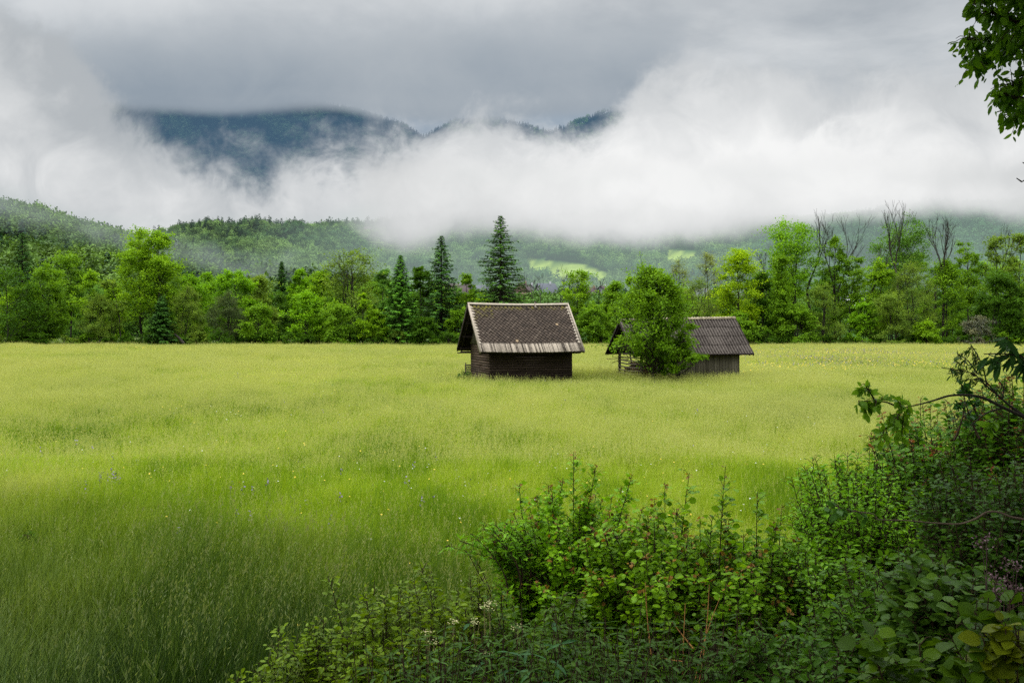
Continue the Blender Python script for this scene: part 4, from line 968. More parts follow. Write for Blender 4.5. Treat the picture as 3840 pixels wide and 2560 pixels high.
# behind and between the huts
plant('bare', 2040, 1010, 80, 168, None, 'bare twiggy tree above the middle of the slate roof', start=.25)
plant('bare', 2085, 990, 110, 166, None, 'broad bare tree with forked twigs above the right half of the slate roof', start=.25)
plant('bare', 2250, 1040, 60, 172, None, 'small bare twiggy tree seen beyond the gap between the two huts', depth=4)
plant('tree', 2166, 1020, 115, 160, YEL, 'sparse yellow green tree with visible dark branches at the right end of the slate roof', kind='vase', low=.3, n=3600, clumps=50, vig=.5)
plant('bush', 2225, 1150, 130, 153, MID, 'dark green bush between the two huts', n=7500)
plant('tree', 2312, 1062, 115, 156, MID, 'green tree just left of the tree in front of the barn', kind='oval', low=.02, n=9000)
plant('tree', 2363, 1038, 55, 170, YEL, 'slim light green tree peeping over the trees left of the barn tree', kind='column', low=.2, n=2600)
plant('willow', 2545, 972, 105, 170, PAL, 'pale sparse willow above the top of the barn tree', n=4200, vig=.5)
plant('willow', 2655, 948, 115, 172, PAL, 'pale willow with a dark twisting trunk above the corrugated roof', n=4800, low=.3, stems=2, vig=.5)
plant('willow', 2620, 1050, 150, 160, OLI, 'bushy olive willow directly behind the corrugated roof', n=11000)
plant('tree', 2772, 925, 155, 157, VIV, 'vivid yellow green tree right of the corrugated roof', kind='oval', low=.12, n=9500, clumps=75, vig=.4)
plant('bare', 2856, 940, 70, 172, None, 'dark leafless tree squeezed right of the vivid tree', depth=5)
plant('tree', 2862, 1030, 100, 160, DRK, 'dark green tree right of the vivid yellow green tree', kind='oval', low=.02)
# right of the field
plant('tree', 2978, 822, 215, 166, BRI, 'tallest tree of the right group, wide airy crown on several stems', kind='vase', low=.42, n=9500, clumps=70, stems=4, vig=.5, trunk=.28)
plant('tree', 2930, 955, 125, 154, MID, 'pointed green tree in front of the tallest airy tree', kind='feather', low=.05, n=9000, clumps=80, shell=.3)
plant('tree', 3132, 788, 95, 163, MID, 'leafy tree with a bare twiggy crown right of the tallest airy tree', kind='column', low=.2, n=5500, dead=(.80, (0, .8)), vig=.4)
plant('bare', 3035, 792, 50, 169, None, 'bare twigs poking out above the tallest airy tree', depth=4, start=.55)
plant('tree', 3185, 968, 95, 160, MID, 'green tree leaning right beside the gap to the white building', kind='vase', low=.2, n=4500, lean=.06)
plant('bush', 3085, 1066, 150, 153, OLI, 'large olive bush at the field edge under the bare twiggy crown', n=9000, leaf=.2, kind='oval')
plant('bare', 3258, 856, 70, 158, None, 'slanting bare tree on the right side of the white building', depth=4, start=.4)
plant('tree', 3372, 824, 225, 174, BLU, 'broad fan-shaped green tree behind the tallest dead stem', kind='vase', low=.35, n=11000, clumps=80, stems=5, vig=.3)
plant('bare', 3362, 752, 75, 162, None, 'tallest dead stem on the right, forked like a broom', depth=5, start=.45, up=1.0)
plant('tree', 3300, 985, 110, 157, YEL, 'yellow green tree right of the slanting bare tree', kind='oval', low=.08, n=6000)
plant('willow', 3415, 990, 190, 155, OLI, 'large olive willow below the broad fan-shaped tree', n=14000, clumps=95)
plant('bush', 3330, 1100, 150, 152, OLI, 'wide olive bush in front of the yellow green tree', n=9000, leaf=.2)
plant('bare', 3538, 798, 80, 160, None, 'dead tree with an upright brush of twigs, middle of the right group', depth=5, start=.45, up=.9)
plant('bare', 3506, 850, 45, 165, None, 'thin dead stem close left of the upright brush of twigs', depth=3, start=.5, up=1.)
plant('tree', 3552, 985, 150, 160, MID, 'green tree around the foot of the dead brush of twigs', kind='oval', low=.03, n=8500)
plant('tree', 3632, 902, 95, 166, MID, 'airy green tree right of the dead brush of twigs', kind='vase', low=.4, n=3800, clumps=45)
plant('tree', 3735, 840, 95, 164, OLI, 'half dead tree with a sparse leafy top near the right edge', kind='vase', low=.35, n=2600, clumps=45, dead=(.9, (0, -.7)))
plant('tree', 3822, 880, 95, 166, OLI, 'olive sparse tree at the far right edge', kind='column', low=.25, n=4500, vig=.45)
plant('tree', 3745, 1012, 165, 155, DRK, 'big dark green tree near the right edge of the field', kind='oval', low=.02, n=11000)
plant('tree', 3850, 1060, 120, 151, DRK, 'darkest leafy tree cut by the right edge of the photo', kind='bush', low=.02, n=8000)
plant('bush', 3660, 1192, 110, 150, (.14, .15, .11), 'hawthorn shrub with dull whitish blossom at the right end of the field', n=5500, leaf=.2, name='hawthorn_shrub')
plant('bush', 3470, 1212, 95, 150.5, YEL, 'small rounded bush at the field edge left of the whitish shrub', n=3800)
plant('bush', 3235, 1140, 120, 153, BRI, 'light green bush below the white building')
plant('bush', 2990, 1150, 140, 152, MID, 'green bush at the foot of the pointed green tree', n=7500)
plant('bush', 2770, 1180, 130, 151.5, MID, 'green bush under the vivid yellow green tree', n=7000)
plant('bush', 1590, 1190, 90, 151, DRK, 'dark low bush between the bright-tipped spruce and the tall dark spruce')

# low growth at the foot of the treeline and back rows, nothing tells these apart
for px in list(range(-10, 1800, 84))+list(range(2170, 3860, 80)):
    px += rng.uniform(-18, 18); D = rng.uniform(150, 153)
    plant('bush', px, 1272-rng.uniform(0, 34), rng.uniform(65, 105), D, [MID, DRK, DRK, OLI, DRK][rng.integers(5)], 'low leafy bush in the strip along the foot of the treeline', group='low bushes along the foot of the treeline', n=2000, clumps=22, leaf=.24)  # mostly dark leaf colours stand in for shadow at the treeline foot
for px in range(-30, 3880, 72):
    if 1960 < px < 2300 or 3180 < px < 3260: continue
    px += rng.uniform(-22, 22); D = rng.uniform(176, 200)
    lim = 1040 if px < 1700 else (1075 if px < 2850 else 965)
    plant('tree', px, lim+rng.uniform(-22, 60), rng.uniform(95, 145), D, [MID, BLU, BRI, DRK, YEL, BLU][rng.integers(6)], 'green leafy tree in the rear rows of the treeline', group='leafy trees in the rear rows of the treeline', n=5600, clumps=46, leaf=.33, kind=['oval', 'column', 'round'][rng.integers(3)], low=.04)
# leaning dead trunks at the left edge of the wood
for (x0, y0, x1, y1, lab) in ((355, 1290, 402, 1258, 'fallen dark trunk leaning at the foot of the left trees'), (690, 1282, 655, 1252, 'leaning dead trunk right of the small dark spruce')):
    b = Buf(); D = 149.5; p0, p1 = at(x0, y0+6, D), at(x1, y1, D+1.5); b.tubes([p0, (p0+p1)/2+[0, 0, .1]], [(p0+p1)/2+[0, 0, .1], p1], [.22, .18], [.18, .1], 7)
    tag(part('fallen_trunk', b, M_BARK), lab, 'fallen trunk')

# conifers one can pick out on the near left hill
for i, (px, t) in enumerate(((24, .75), (60, .8), (118, .86), (150, .7), (190, .8), (205, .78), (325, .82), (345, .78), (380, .72), (402, .7), (432, .68), (470, .66))):
    P = hillL.pt(px, t); base = P-[0, 0, .5]
    sk, lb = spruce(rng, base, rng.uniform(12, 15.5), rng.uniform(5.5, 7), dense=.55, leaf=1.0)
    tt = thing('spruce_tree', base, 'dark spruce standing out of the leafy forest on the left hill', 'tree', 'dark spruces on the left hill')
    b = Buf(); sk.to(b, 3); part('trunk', b, M_BARK, tt); part('crown', lb, M_NEEDLE, tt, (.012, .035, .014))

# ------------------------------------------------------------------ village beyond the trees, hillside houses, pylon
M_WALLW = plain_material('house_render', (.22, .23, .24), (.34, .35, .36), (.4, .4, .4), bump=0, tint=.2)
M_ROOFB = plain_material('brown_roof_tiles', (.07, .055, .055), (.13, .10, .10), (2, 2, 6), bump=0, tint=.2)
M_ROOFG = plain_material('grey_roof_tiles', (.09, .10, .115), (.16, .17, .19), (2, 2, 6), bump=0, tint=.2)
M_RED = plain_material('red_wall', (.25, .06, .04), (.35, .10, .07), (1, 1, 1), bump=0, tint=.2)
M_WOODW = plain_material('house_boards', (.10, .07, .05), (.2, .15, .11), (2, 2, 2), bump=0, tint=.2)
M_PANE = plain_material('window_glass', (.03, .035, .04), (.08, .09, .1), (1, 1, 1), bump=0, rough=.15, spec=.5)
def house(px, D, z, L_, S_, eave, rise, rot, wall, roofm, label, chim=True):
    base = np.array([gx(px, D), D, z]); t = thing('house', base, label, 'house'); c, s_ = math.cos(rot), math.sin(rot)
    U, Vv, Z = np.array([c, s_, 0]), np.array([-s_, c, 0]), np.array([0, 0, 1.])
    g = lambda a, b_, zz: base+U*a+Vv*b_+Z*zz
    b = Buf(); l, h = L_/2, S_/2
    b.box(g(-l, -h, -4), U*L_, Vv*S_, Z*(eave+4))
    for a in (-l, l):
        b.add([g(a, -h, eave), g(a, h, eave), g(a, 0, eave+rise)], [[0, 1, 2]])
    part('wall', b, wall, t)
    b = Buf(); k = rise/h
    for sg in (-1, 1):
        P = [g(-l-.5, 0, eave+rise+.05), g(l+.5, 0, eave+rise+.05), g(l+.5, sg*(h+.6), eave-.6*k+.05), g(-l-.5, sg*(h+.6), eave-.6*k+.05)]
        b.add(P+[q+Z*.2 for q in P], [[0, 1, 2, 3], [7, 6, 5, 4], [3, 2, 6, 7], [0, 3, 7, 4], [1, 5, 6, 2]])
    r = part('roof', b, roofm, t)
    if chim:
        b = Buf(); b.box(g(l*.35, -.9, eave+rise*.5), U*.7, Vv*.7, Z*(rise*.5+1)); part('chimney', b, wall, r)
    for i in range(max(int(L_/3), 2)):
        b = Buf(); a = -l+L_*(i+.5)/max(int(L_/3), 2)-.5; b.box(g(a, -h-.03, eave-1.9), U*1.0, Vv*.05, Z*1.2); part('window', b, M_PANE, t)
    return t
def vz(px, D): 
    return float(hillV.pt(px, (D-hillV.Df)/(hillV.Dc-hillV.Df))[2])
for px, D, top, L_, S_, wall, rf, rot, lab in (
    (1962, 420, 1062, 9, 8, M_WOODW, M_ROOFB, 1.3, 'brown gabled house right beside the tallest spruce'),
    (1990, 440, 1068, 8, 8, M_WALLW, M_ROOFB, 1.5, 'second brown gabled house from the tallest spruce'),
    (2048, 430, 1064, 8, 7, M_WALLW, M_ROOFG, .5, 'grey roofed house behind the broad bare tree'),
    (2215, 430, 1078, 8, 7, M_WOODW, M_ROOFB, .9, 'dark house beyond the gap between the huts, left one'),
    (2262, 440, 1074, 9, 8, M_WALLW, M_ROOFB, 1.2, 'brown roofed house beyond the small bare twiggy tree'),
    (1702, 410, 1066, 13, 9, M_WALLW, M_ROOFB, .2, 'reddish roofed house between the two tallest spruces'),
    (1795, 440, 1072, 8, 8, M_WALLW, M_ROOFG, .1, 'white house left of the tallest spruce'),
    (2700, 330, 1082, 16, 11, M_WOODW, M_ROOFG, -.5, 'large grey roof showing left of the vivid yellow green tree'),
    (3213, 400, 1086, 9, 8, M_WOODW, M_ROOFB, 1.25, 'dark gabled house above the white building')):
    z0 = vz(px, D); zt = CAMZ+(HY-top)/FPX*D; rise = 3.4 if L_ > 12 else 3.8
    house(px, D, z0, L_, S_, max(zt-z0-rise, 2.5), rise, rot, wall, rf, lab)
b_z = vz(3212, 300)
M_WHITE = plain_material('white_render', (.6, .62, .64), (.74, .75, .77), (.4, .4, .4), bump=0, tint=.2)
def shed_block(px, D, z0, z1, wpx, label):
    base = np.array([gx(px, D), D, z0]); t = thing('white_building', base, label, 'building'); W_ = wpx/FPX*D
    b = Buf(); b.box(base+[-W_/2, 0, -2], [W_, 0, 0], [0, 8, 0], [0, 0, z1-z0+2]); part('wall', b, M_WHITE, t)
    b = Buf(); b.box(base+[-W_/2-.3, -.3, z1-z0], [W_+.6, 0, 0], [0, 8.6, 0], [0, 0, .35]); part('roof', b, M_ROOFG, t)
    for i in range(3):
        b = Buf(); b.box(base+[-W_/2+W_*(i+.3)/3.2, -.04, (z1-z0)*.45], [W_/6, 0, 0], [0, .05, 0], [0, 0, 1.1]); part('window', b, M_PANE, t)
shed_block(3216, 300, b_z, CAMZ+(HY-1104)/FPX*300, 62, 'bright white building seen through the gap in the right trees')
shed_block(2990, 320, vz(2990, 320), CAMZ+(HY-1130)/FPX*320, 45, 'white building glimpsed behind the pointed green tree')
def hm(px, py):
    """where the line through the hill's surface shows at this height"""
    T = np.linspace(.05, 1, 400); P = hillM.pt(np.full(400, px), T); yy = proj(P)[1]; i = np.argmin(np.abs(yy-py)); return P[i]
P = hm(1376, 866); house(1376, P[1]-14, P[2]+5.5, 8, 7, 3.6, 3.6, 1.45, M_WALLW, M_ROOFG, 'tiny white gabled house on top of the middle hill')
P = hm(1380, 885); house(1380, P[1]-14, P[2]+3.5, 9, 7, 3.0, 2.6, .1, M_RED, M_ROOFB, 'tiny red house just below the white one on the middle hill', chim=False)
P = hillL.pt(661, .9); D = P[1]; base = np.array([gx(661, D), D, P[2]]); top = CAMZ+(HY-898)/FPX*D-base[2]
py = thing('power_pylon', base, 'small lattice power pylon on the left hill between the twin trees and the middle hill', 'pylon'); b = Buf()
for sx_ in (-1, 1):
    for sy in (-1, 1): b.bar(base+[sx_*1.6, sy*1.6, 0], base+[sx_*.25, sy*.25, top], .2, .2, (0, 1, 0), .4)
for k in range(7):
    z0, z1 = top*k/7, top*(k+1)/7; w0, w1 = 1.6-1.35*k/7, 1.6-1.35*(k+1)/7
    b.bar(base+[-w0, -w0, z0], base+[w1, -w1, z1], .12, .12, (0, 1, 0)); b.bar(base+[w0, -w0, z0], base+[-w1, -w1, z1], .12, .12, (0, 1, 0))
M_STEEL = plain_material('galvanised_steel', (.08, .09, .1), (.16, .17, .18), bump=0)
part('mast', b, M_STEEL, py)
for zf, hw in ((.78, 2.6), (.93, 1.9)):
    b = Buf(); b.bar(base+[-hw, 0, top*zf], base+[hw, 0, top*zf], .2, .2, Zu); b.bar(base+[-hw, 0, top*zf], base+[0, 0, top*zf+1], .12, .12, Zu); b.bar(base+[hw, 0, top*zf], base+[0, 0, top*zf+1], .12, .12, Zu); part('cross_arm', b, M_STEEL, py)

# ------------------------------------------------------------------ the tree in front of the barn and the plants around the huts
rng = np.random.default_rng(404)
base = np.array([7.55, 53.2, -.45])
t = thing('linden_tree', base, 'leafy green tree standing in front of the left half of the barn', 'tree')
sk, lb = broadleaf(rng, base, 6.5, 4.35, kind='egg', low=.27, n=23000, leaf=.135, clumps=125, trunk=.10, spread=.08, vig=.38, flat=.7, shell=.30, proto=LEAF_OVAL)
s2, l2 = broadleaf(rng, base+[1.25, -.2, 0], 2.6, 2.2, kind='oval', low=.35, n=3600, leaf=.13, clumps=26, trunk=.04, spread=.1, vig=.5, flat=.4, proto=LEAF_OVAL)
b = Buf(); sk.to(b, 6); s2.to(b, 4); part('trunk', b, M_BARK, t)
lb.add(np.concatenate(l2.V), [np.concatenate(f) for f in l2.F.values()], np.concatenate(l2.T)); part('crown', lb, M_LEAF, t, (.125, .25, .010))
def weeds(px, D, wpx, h, col, label, n=900, name='weed_clump', leaf=.07, cat='weeds'):
    base = np.array([gx(px, D), D, float(ground_z(gx(px, D), D))-.02]); t = thing(name, base, label, cat)
    sk, lb = broadleaf(rng, base, h, wpx/FPX*D, kind='bush', low=.05, n=n, leaf=leaf, clumps=24, trunk=.012, stems=5, spread=.14, proto=LEAF_OVAL)
    b = Buf(); sk.to(b, 3); part('stems', b, M_TWIG, t); part('foliage', lb, M_LEAF, t, col)
weeds(1742, 56.5, 62, .75, (.035, .12, .018), 'dark green bush growing at the left back corner of the slate-roofed hut', 1500, 'shrub', .09, 'shrub')
weeds(1775, 54.6, 100, .42, (.05, .16, .015), 'bright weeds along the end wall of the slate-roofed hut')
weeds(1735, 54.5, 90, .32, (.06, .18, .018), 'low rank greenery left of the slate-roofed hut')
weeds(1862, 53.3, 70, .36, (.045, .13, .012), 'weed tuft at the near corner of the slate-roofed hut')
weeds(1935, 53.4, 80, .33, (.05, .14, .012), 'weed tuft under the front wall of the slate-roofed hut, left of its middle')
weeds(2060, 53.8, 90, .32, (.045, .13, .012), 'weed tuft under the front wall of the slate-roofed hut, right of its middle')
weeds(2745, 56.0, 62, .62, (.035, .11, .016), 'dark shrub at the right end of the barn wall', 1300, 'shrub', .09, 'shrub')
weeds(2650, 55.6, 85, .36, (.045, .13, .014), 'weeds below the grey board wall of the barn')
weeds(2560, 55.2, 80, .36, (.04, .12, .014), 'weeds beside the hatch of the barn')
weeds(2405, 54.3, 70, .30, (.05, .14, .014), 'weeds at the near post of the open barn bay')
weeds(2480, 54.6, 80, .32, (.05, .13, .014), 'weeds at the foot of the tree in front of the barn')
weeds(105, 13.6, 60, .62, (.05, .12, .014), 'dark tall weed standing in the grass at the left side', 700, 'weed', .06)

# ------------------------------------------------------------------ shrubs of the near bank
def shrub_wood(rng, base, tips, stem_r, per_m, proto, size, twig=.3, leafgap=.045, droop=.25, rise=.55, side0=.3, young=0.):
    """stems from the base to each tip, side twigs along them and leaves along twigs and stems"""
    sk = Skel(); base = np.asarray(base, float); ST = []; LN = []
    for tip in tips:
        tip = np.asarray(tip, float); b0 = base+np.array([rng.normal(0, .12), rng.normal(0, .12), 0]); v = tip-b0
        b0 = b0+v*[.25, .25, 0]*rng.uniform(.3, 1)
        pts = bez(b0, b0+v*np.array([1-rise, 1-rise, .62])+rng.normal(0, .05, 3), tip, 9)
        tq = np.linspace(0, 1, 9); LL = np.linalg.norm(tip-b0); bend = rng.normal(0, .05, 3)*LL; bend[2] = -abs(rng.normal(0, .05))*LL
        pts = pts+(tq**3*np.sin(tq*2.6))[:, None]*bend
        sk.path(pts, stem_r*rng.uniform(.6, 1.1), .0025); ST.append(pts); LN.append(np.linalg.norm(np.diff(pts, axis=0), axis=1).sum())
    ST, LN = np.array(ST), np.array(LN)
    def along(si, q):
        f = q*8; i = np.minimum(f.astype(int), 7); e = ST[si, i+1]-ST[si, i]; return ST[si, i]+e*(f-i)[:, None], unit(e)
    cnt = np.maximum((LN*per_m*1.5).astype(int), 3); si = np.repeat(np.arange(len(ST)), cnt); n = len(si)
    q = rng.uniform(side0, .99, n); p, d = along(si, q)
    sd_ = rng.normal(0, 1, (n, 3))*[1, 1, .5]; sd_ -= d*(sd_*d).sum(1, keepdims=True); sd_ = unit(sd_)
    td = unit(d*.55+sd_*.9+np.array([0, 0, .12])); tl = twig*rng.uniform(.4, 1.1, n)*(1.15-.75*q)
    end = p+td*tl[:, None]; end[:, 2] -= .12*tl; mid = p+td*(tl*.55)[:, None]+np.array([0, 0, .01])
    sk.arr(p, mid, .003, .002); sk.arr(mid, end, .002, .001)
    m = np.maximum((tl/leafgap).astype(int), 2); ti = np.repeat(np.arange(n), m); j = np.arange(len(ti))-np.repeat(np.cumsum(m)-m, m)
    u_ = (j+.6)/m[ti]; P1 = p[ti]+(end-p)[ti]*u_[:, None]; lat = np.cross(td, [0, 0, 1.])[ti]*np.where(j % 2, 1, -1)[:, None]
    y1 = (j == m[ti]-1) & (q[ti] > .6) & (rng.uniform(size=len(ti)) < young); s1 = .8+.35*(1-u_)
    c2 = (LN*.9/leafgap).astype(int); s2 = np.repeat(np.arange(len(ST)), c2); q2 = .42+.58*rng.uniform(0, 1, len(s2))**.6; P2, d2 = along(s2, q2)
    lat2 = unit(np.cross(d2, rng.normal(0, 1, d2.shape))); y2 = (q2 > .955) & (young > 0)
    P = np.concatenate([P1, P2]); D_ = np.concatenate([td[ti], d2*.6]); Lt = np.concatenate([lat, lat2]); yg = np.concatenate([y1, y2]); N_ = len(P)
    dz = np.zeros((N_, 3)); dz[:, 2] = -droop*rng.uniform(.3, 1.4, N_)
    A = unit(D_*.55+Lt*.9+dz+rng.normal(0, .22, (N_, 3))); P = P+A*.010
    Nn = np.array([0, -.12, .85])+rng.normal(0, .42, (N_, 3)); S = size*np.concatenate([s1, 1.0-.22*q2])*rng.uniform(.5, 1.25, N_)
    T = np.clip(rng.normal(.5, .19, N_), 0, 1)
    lb, yb = Buf(), Buf(); lb.leaves(proto, P[~yg], A[~yg], Nn[~yg], S[~yg], T[~yg])
    if yg.any(): yb.leaves(proto, P[yg], A[yg], Nn[yg], S[yg]*.7, T[yg])
    return sk, lb, (yb if yg.any() else None)
def shrub(name, base, tips, col, label, cat='shrub', ycol=(.20, .105, .02), wood=M_TWIG, extra=None, **o):
    base = np.asarray(base, float); t = thing(name, base, label, cat); sk, lb, yb = shrub_wood(rng, base, tips, **o)
    b = Buf(); sk.to(b, 5); part('stems', b, wood, t); part('foliage', lb, M_WET, t, col)
    if yb: part('young_leaves', yb, M_WET, t, ycol, label='reddish young leaves at the shoot tips')
    return t
def ell(px, py, D, rx, ry, rd, n, lo=-.35, shell=.55):
    """n points in the upper, outer part of an ellipsoid standing at D; rx, ry in photo pixels"""
    c = at(px, py, D); R = np.array([rx/FPX*D, rd, ry/FPX*D]); out = []; ph = rng.uniform(0, 6.28, 3)
    while len(out) < n:
        q = unit(rng.normal(0, 1, 3))
        if q[2] < lo: continue
        k = (shell+(1-shell)*rng.uniform()**.6)*(1+.13*math.sin(4*math.atan2(q[1], q[0])+ph[0])+.1*math.sin(5*q[2]+ph[1]+3*q[0]))
        p = c+q*R*k
        if p[2] > float(ground_z(p[0], p[1]))+.08: out.append(p)
    return out
G = lambda px, D: np.array([gx(px, D), D, float(ground_z(gx(px, D), D))])
# the maple with the upright shoots and the arching branch
D = 9.0
tips = [at(2157, 1696, D), at(2250, 1735, D), at(2365, 1775, D-.2), at(1985, 1790, D), at(2060, 1800, D), at(2310, 1800, D+.2), at(1905, 1890, D), at(2420, 1850, D)] + ell(2140, 2110, D, 330, 310, .9, 190)
shrub('maple_shrub', G(2150, D), tips, (.17, .36, .008), 'leafy maple shrub with upright shoots left of the centre of the near bushes', stem_r=.012, per_m=15, proto=LEAF_MAPLE, size=.050, leafgap=.036, twig=.26, young=.05)
D = 8.6; p = [at(1990, 2130, D), at(1960, 1985, D), at(1880, 1955, D), at(1775, 1985, D), at(1690, 2040, D)]
tips = [at(1692, 2042, D), at(1715, 2020, D+.1), at(1730, 2005, D), at(1765, 1990, D-.1), at(1800, 1972, D), at(1830, 1962, D+.1), at(1850, 1955, D), at(1880, 1960, D), at(1900, 1975, D-.1), at(1780, 2000, D), at(1840, 1985, D)]
shrub('arching_branch', at(2010, 2260, D)*[1, 1, 1], tips, (.13, .31, .010), 'long leafy branch arching out to the left from the maple shrub', 'branch', stem_r=.008, per_m=16, proto=LEAF_LANCE, size=.072, twig=.16, rise=1.25, side0=.5)
shrub('bent_twig', at(1900, 2240, 8.3), [at(1735, 2060, 8.3), at(1760, 2075, 8.35)], (.08, .15, .012), 'thin bent twig with small yellowish leaves below the arching branch', 'branch', stem_r=.006, per_m=7, proto=LEAF_OVAL, size=.05, twig=.16)
# hazels with tall dark rods
D = 8.2
tips = [at(2515, 1755, D), at(2590, 1762, D), at(2480, 1850, D), at(2425, 1890, D-.2), at(2560, 1900, D-.3)] + ell(2470, 2160, D, 300, 280, .8, 120)
shrub('hazel_shrub', G(2530, D), tips, (.155, .31, .008), 'round-leaved hazel shrub with dark rods in the middle of the near bushes', stem_r=.012, per_m=12, proto=LEAF_HAZEL, size=.054, twig=.26, leafgap=.045, young=.02, ycol=(.22, .12, .02))
D = 7.8
tips = [at(2728, 1745, D), at(2850, 1795, D), at(2700, 1900, D), at(2960, 1885, D), at(2895, 1960, D)] + ell(2760, 2200, D, 260, 260, .7, 110)
shrub('hazel_shrub', G(2740, D), tips, (.14, .29, .008), 'round-leaved hazel shrub with the two tallest rods, right of the middle of the near bushes', stem_r=.012, per_m=12, proto=LEAF_HAZEL, size=.054, twig=.26, leafgap=.045, young=.02, ycol=(.2, .11, .02))
# the dogwoods in front on the left
for px, py, D, rx, ry, n, lab, c in ((1130, 2560, 7.6, 200, 190, 70, 'low dogwood bush at the bottom, farthest left of the near bushes', (.12, .20, .007)),
                             (1420, 2500, 7.4, 210, 260, 90, 'dogwood bush with thin red brown shoots at the bottom left of the maple shrub', (.12, .20, .007)),
                             (1720, 2460, 7.2, 210, 280, 95, 'yellowish dogwood bush in front of the foot of the maple shrub', (.12, .20, .007)),
                             (2050, 2480, 7.0, 250, 230, 85, 'dull green dogwood bush in front of the maple shrub', (.07, .15, .007))):
    tips = ell(px, py, D, rx, ry, .7, n, lo=-.1, shell=.4)
    tips += [at(px+rng.uniform(-rx, rx)*.9, py-ry*rng.uniform(.9, 1.35), D) for _ in range(8)]
    shrub('dogwood_bush', G(px, D+.25), tips, c, lab, stem_r=.006, per_m=14, proto=LEAF_OVAL, size=.056, twig=.22, rise=.5)
M_CREAM = petals('cream_blossom', [(0, (.25, .22, .08)), (1, (.36, .34, .14))])
for i, (px, py) in enumerate(((1838, 2262), (1818, 2272), (1700, 2328), (1632, 2408), (1940, 2350), (1822, 2448), (1606, 2368), (1782, 2330))):
    D = 6.75; c = at(px, py, D); b = Buf(); q = c+rng.normal(0, 1, (26, 3))*[.022, .022, .008]
    b.leaves(DISC, q, rng.normal(0, 1, q.shape)*[1, 1, .2], np.array([0, -.3, 1])+rng.normal(0, .3, q.shape), .010, rng.uniform(.3, 1, 26)); b.tubes(np.tile(c-[0, 0, .22], (4, 1)), c+rng.normal(0, .015, (4, 3)), np.full(4, .002), np.full(4, .001), 3, 0)
    tag(part('flower_head', b, M_CREAM), 'flat cream flower head on the dogwood bushes', 'flower', 'cream flower heads on the dogwood bushes')
# nettles and rank growth along the bottom
def nettle(px, py, D, h, col, label, group=None, n=9, size=.1, proto=LEAF_LANCE, name='nettle', lv=7):
    tip = at(px, py, D); base = np.array([tip[0], D, max(float(ground_z(tip[0], D)), tip[2]-h)-.02])
    t = thing(name, base, label, 'plant', group); sk = Skel(); lb = Buf(); P = []; A = []; S = []
    for k in range(n):
        top = tip+rng.normal(0, 1, 3)*[.2, .16, .09]; b0 = base+rng.normal(0, 1, 3)*[.1, .1, 0]
        pts = bez(b0, (b0+top)/2+rng.normal(0, .03, 3), top, 6); sk.path(pts, .005, .002)
        for j in range(lv*2):
            f = .3+.7*((j//2)+.7)/lv; i = min(int(f*5), 4); p = pts[i]+(pts[i+1]-pts[i])*min(f*5-i, 1)
            a = (j//2)*1.57+(j % 2)*PI+k; d = np.array([math.cos(a), math.sin(a), rng.uniform(-.45, .1)]); P.append(p); A.append(d+rng.normal(0, .12, 3)); S.append(size*(1.25-.6*f)*rng.uniform(.8, 1.15))
    P, A = np.array(P), np.array(A); lb.leaves(proto, P, A, np.array([0, 0, 1.])+rng.normal(0, .25, P.shape), np.array(S), np.clip(rng.normal(.5, .15, len(P)), 0, 1))
    b = Buf(); sk.to(b, 4); part('stems', b, M_TWIG, t); part('leaves', lb, M_WET, t, col)
for i in range(34):
    px = 1500+i*44+rng.uniform(-22, 22); py = 2440+rng.uniform(-70, 70)-(40 if px > 2100 else 0)
    nettle(px, py, 6.3+rng.uniform(-.5, .5), 1.1, (.034, .085, .003), 'dark nettle plant in the rank growth along the bottom of the photo', 'nettles along the bottom', 14, .115)
nettle(2000, 2390, 6.0, .9, (.03, .10, .025), 'broad-leaved dark plant with whorled leaves at the bottom centre', None, 7, .14, LEAF_LANCE, 'leafy_plant', 6)
nettle(1740, 2420, 5.9, .9, (.07, .16, .02), 'light green upright plant at the bottom, left of the whorled dark plant', None, 5, .09, LEAF_LANCE, 'leafy_plant', 8)
for i, (x0, y0, x1, y1) in enumerate(((2420, 2180, 2455, 2400), (2570, 2260, 2560, 2440), (2660, 2190, 2620, 2440), (2700, 2240, 2600, 2460), (2520, 2330, 2600, 2290), (2480, 2460, 2560, 2340))):
    b = Buf(); p0, p1 = at(x1, y1+140, 6.6), at(x0, y0, 6.7); pt = bez(p0, (p0+p1)/2+rng.normal(0, .03, 3), p1, 5); b.tubes(pt[:-1], pt[1:], np.linspace(.006, .003, 4), np.linspace(.005, .002, 4), 5, .6)
    tag(part('dry_stalk', b, M_STALK), 'dry orange stalk from last year standing among the dark hazel stems', 'stalk', 'dry orange stalks among the hazels')
# the big dark thicket on the right; corner darkness partly put into leaf colour
def mass(px, py, D, rx, ry, rd, n, col, label, name='thicket_shrub', proto=LEAF_OVAL, size=.06, per_m=11, twig=.26, young=0., **o):
    tips = ell(px, py, D, rx, ry, rd, int(n*1.8), lo=-.5, shell=.45); g = G(px, D); g[2] = min(g[2], min(q[2] for q in tips))
    return shrub(name, g, tips, col, label, stem_r=.010, per_m=per_m, proto=proto, size=size*1.02, twig=twig, young=young, **o)
mass(3570, 1800, 9.2, 330, 365, 1.0, 150, (.10, .24, .014), 'tall dog rose thicket with red shoot tips under the arching bare branch', young=.05, ycol=(.20, .07, .02), twig=.3)
mass(3230, 1960, 8.6, 290, 310, .9, 140, (.16, .36, .010), 'bright green small-leaved shrub at the left flank of the right thicket', size=.045, per_m=14)
mass(3040, 2240, 7.8, 300, 270, .8, 120, (.13, .29, .010), 'green bramble shrub between the hazels and the right thicket', size=.058)
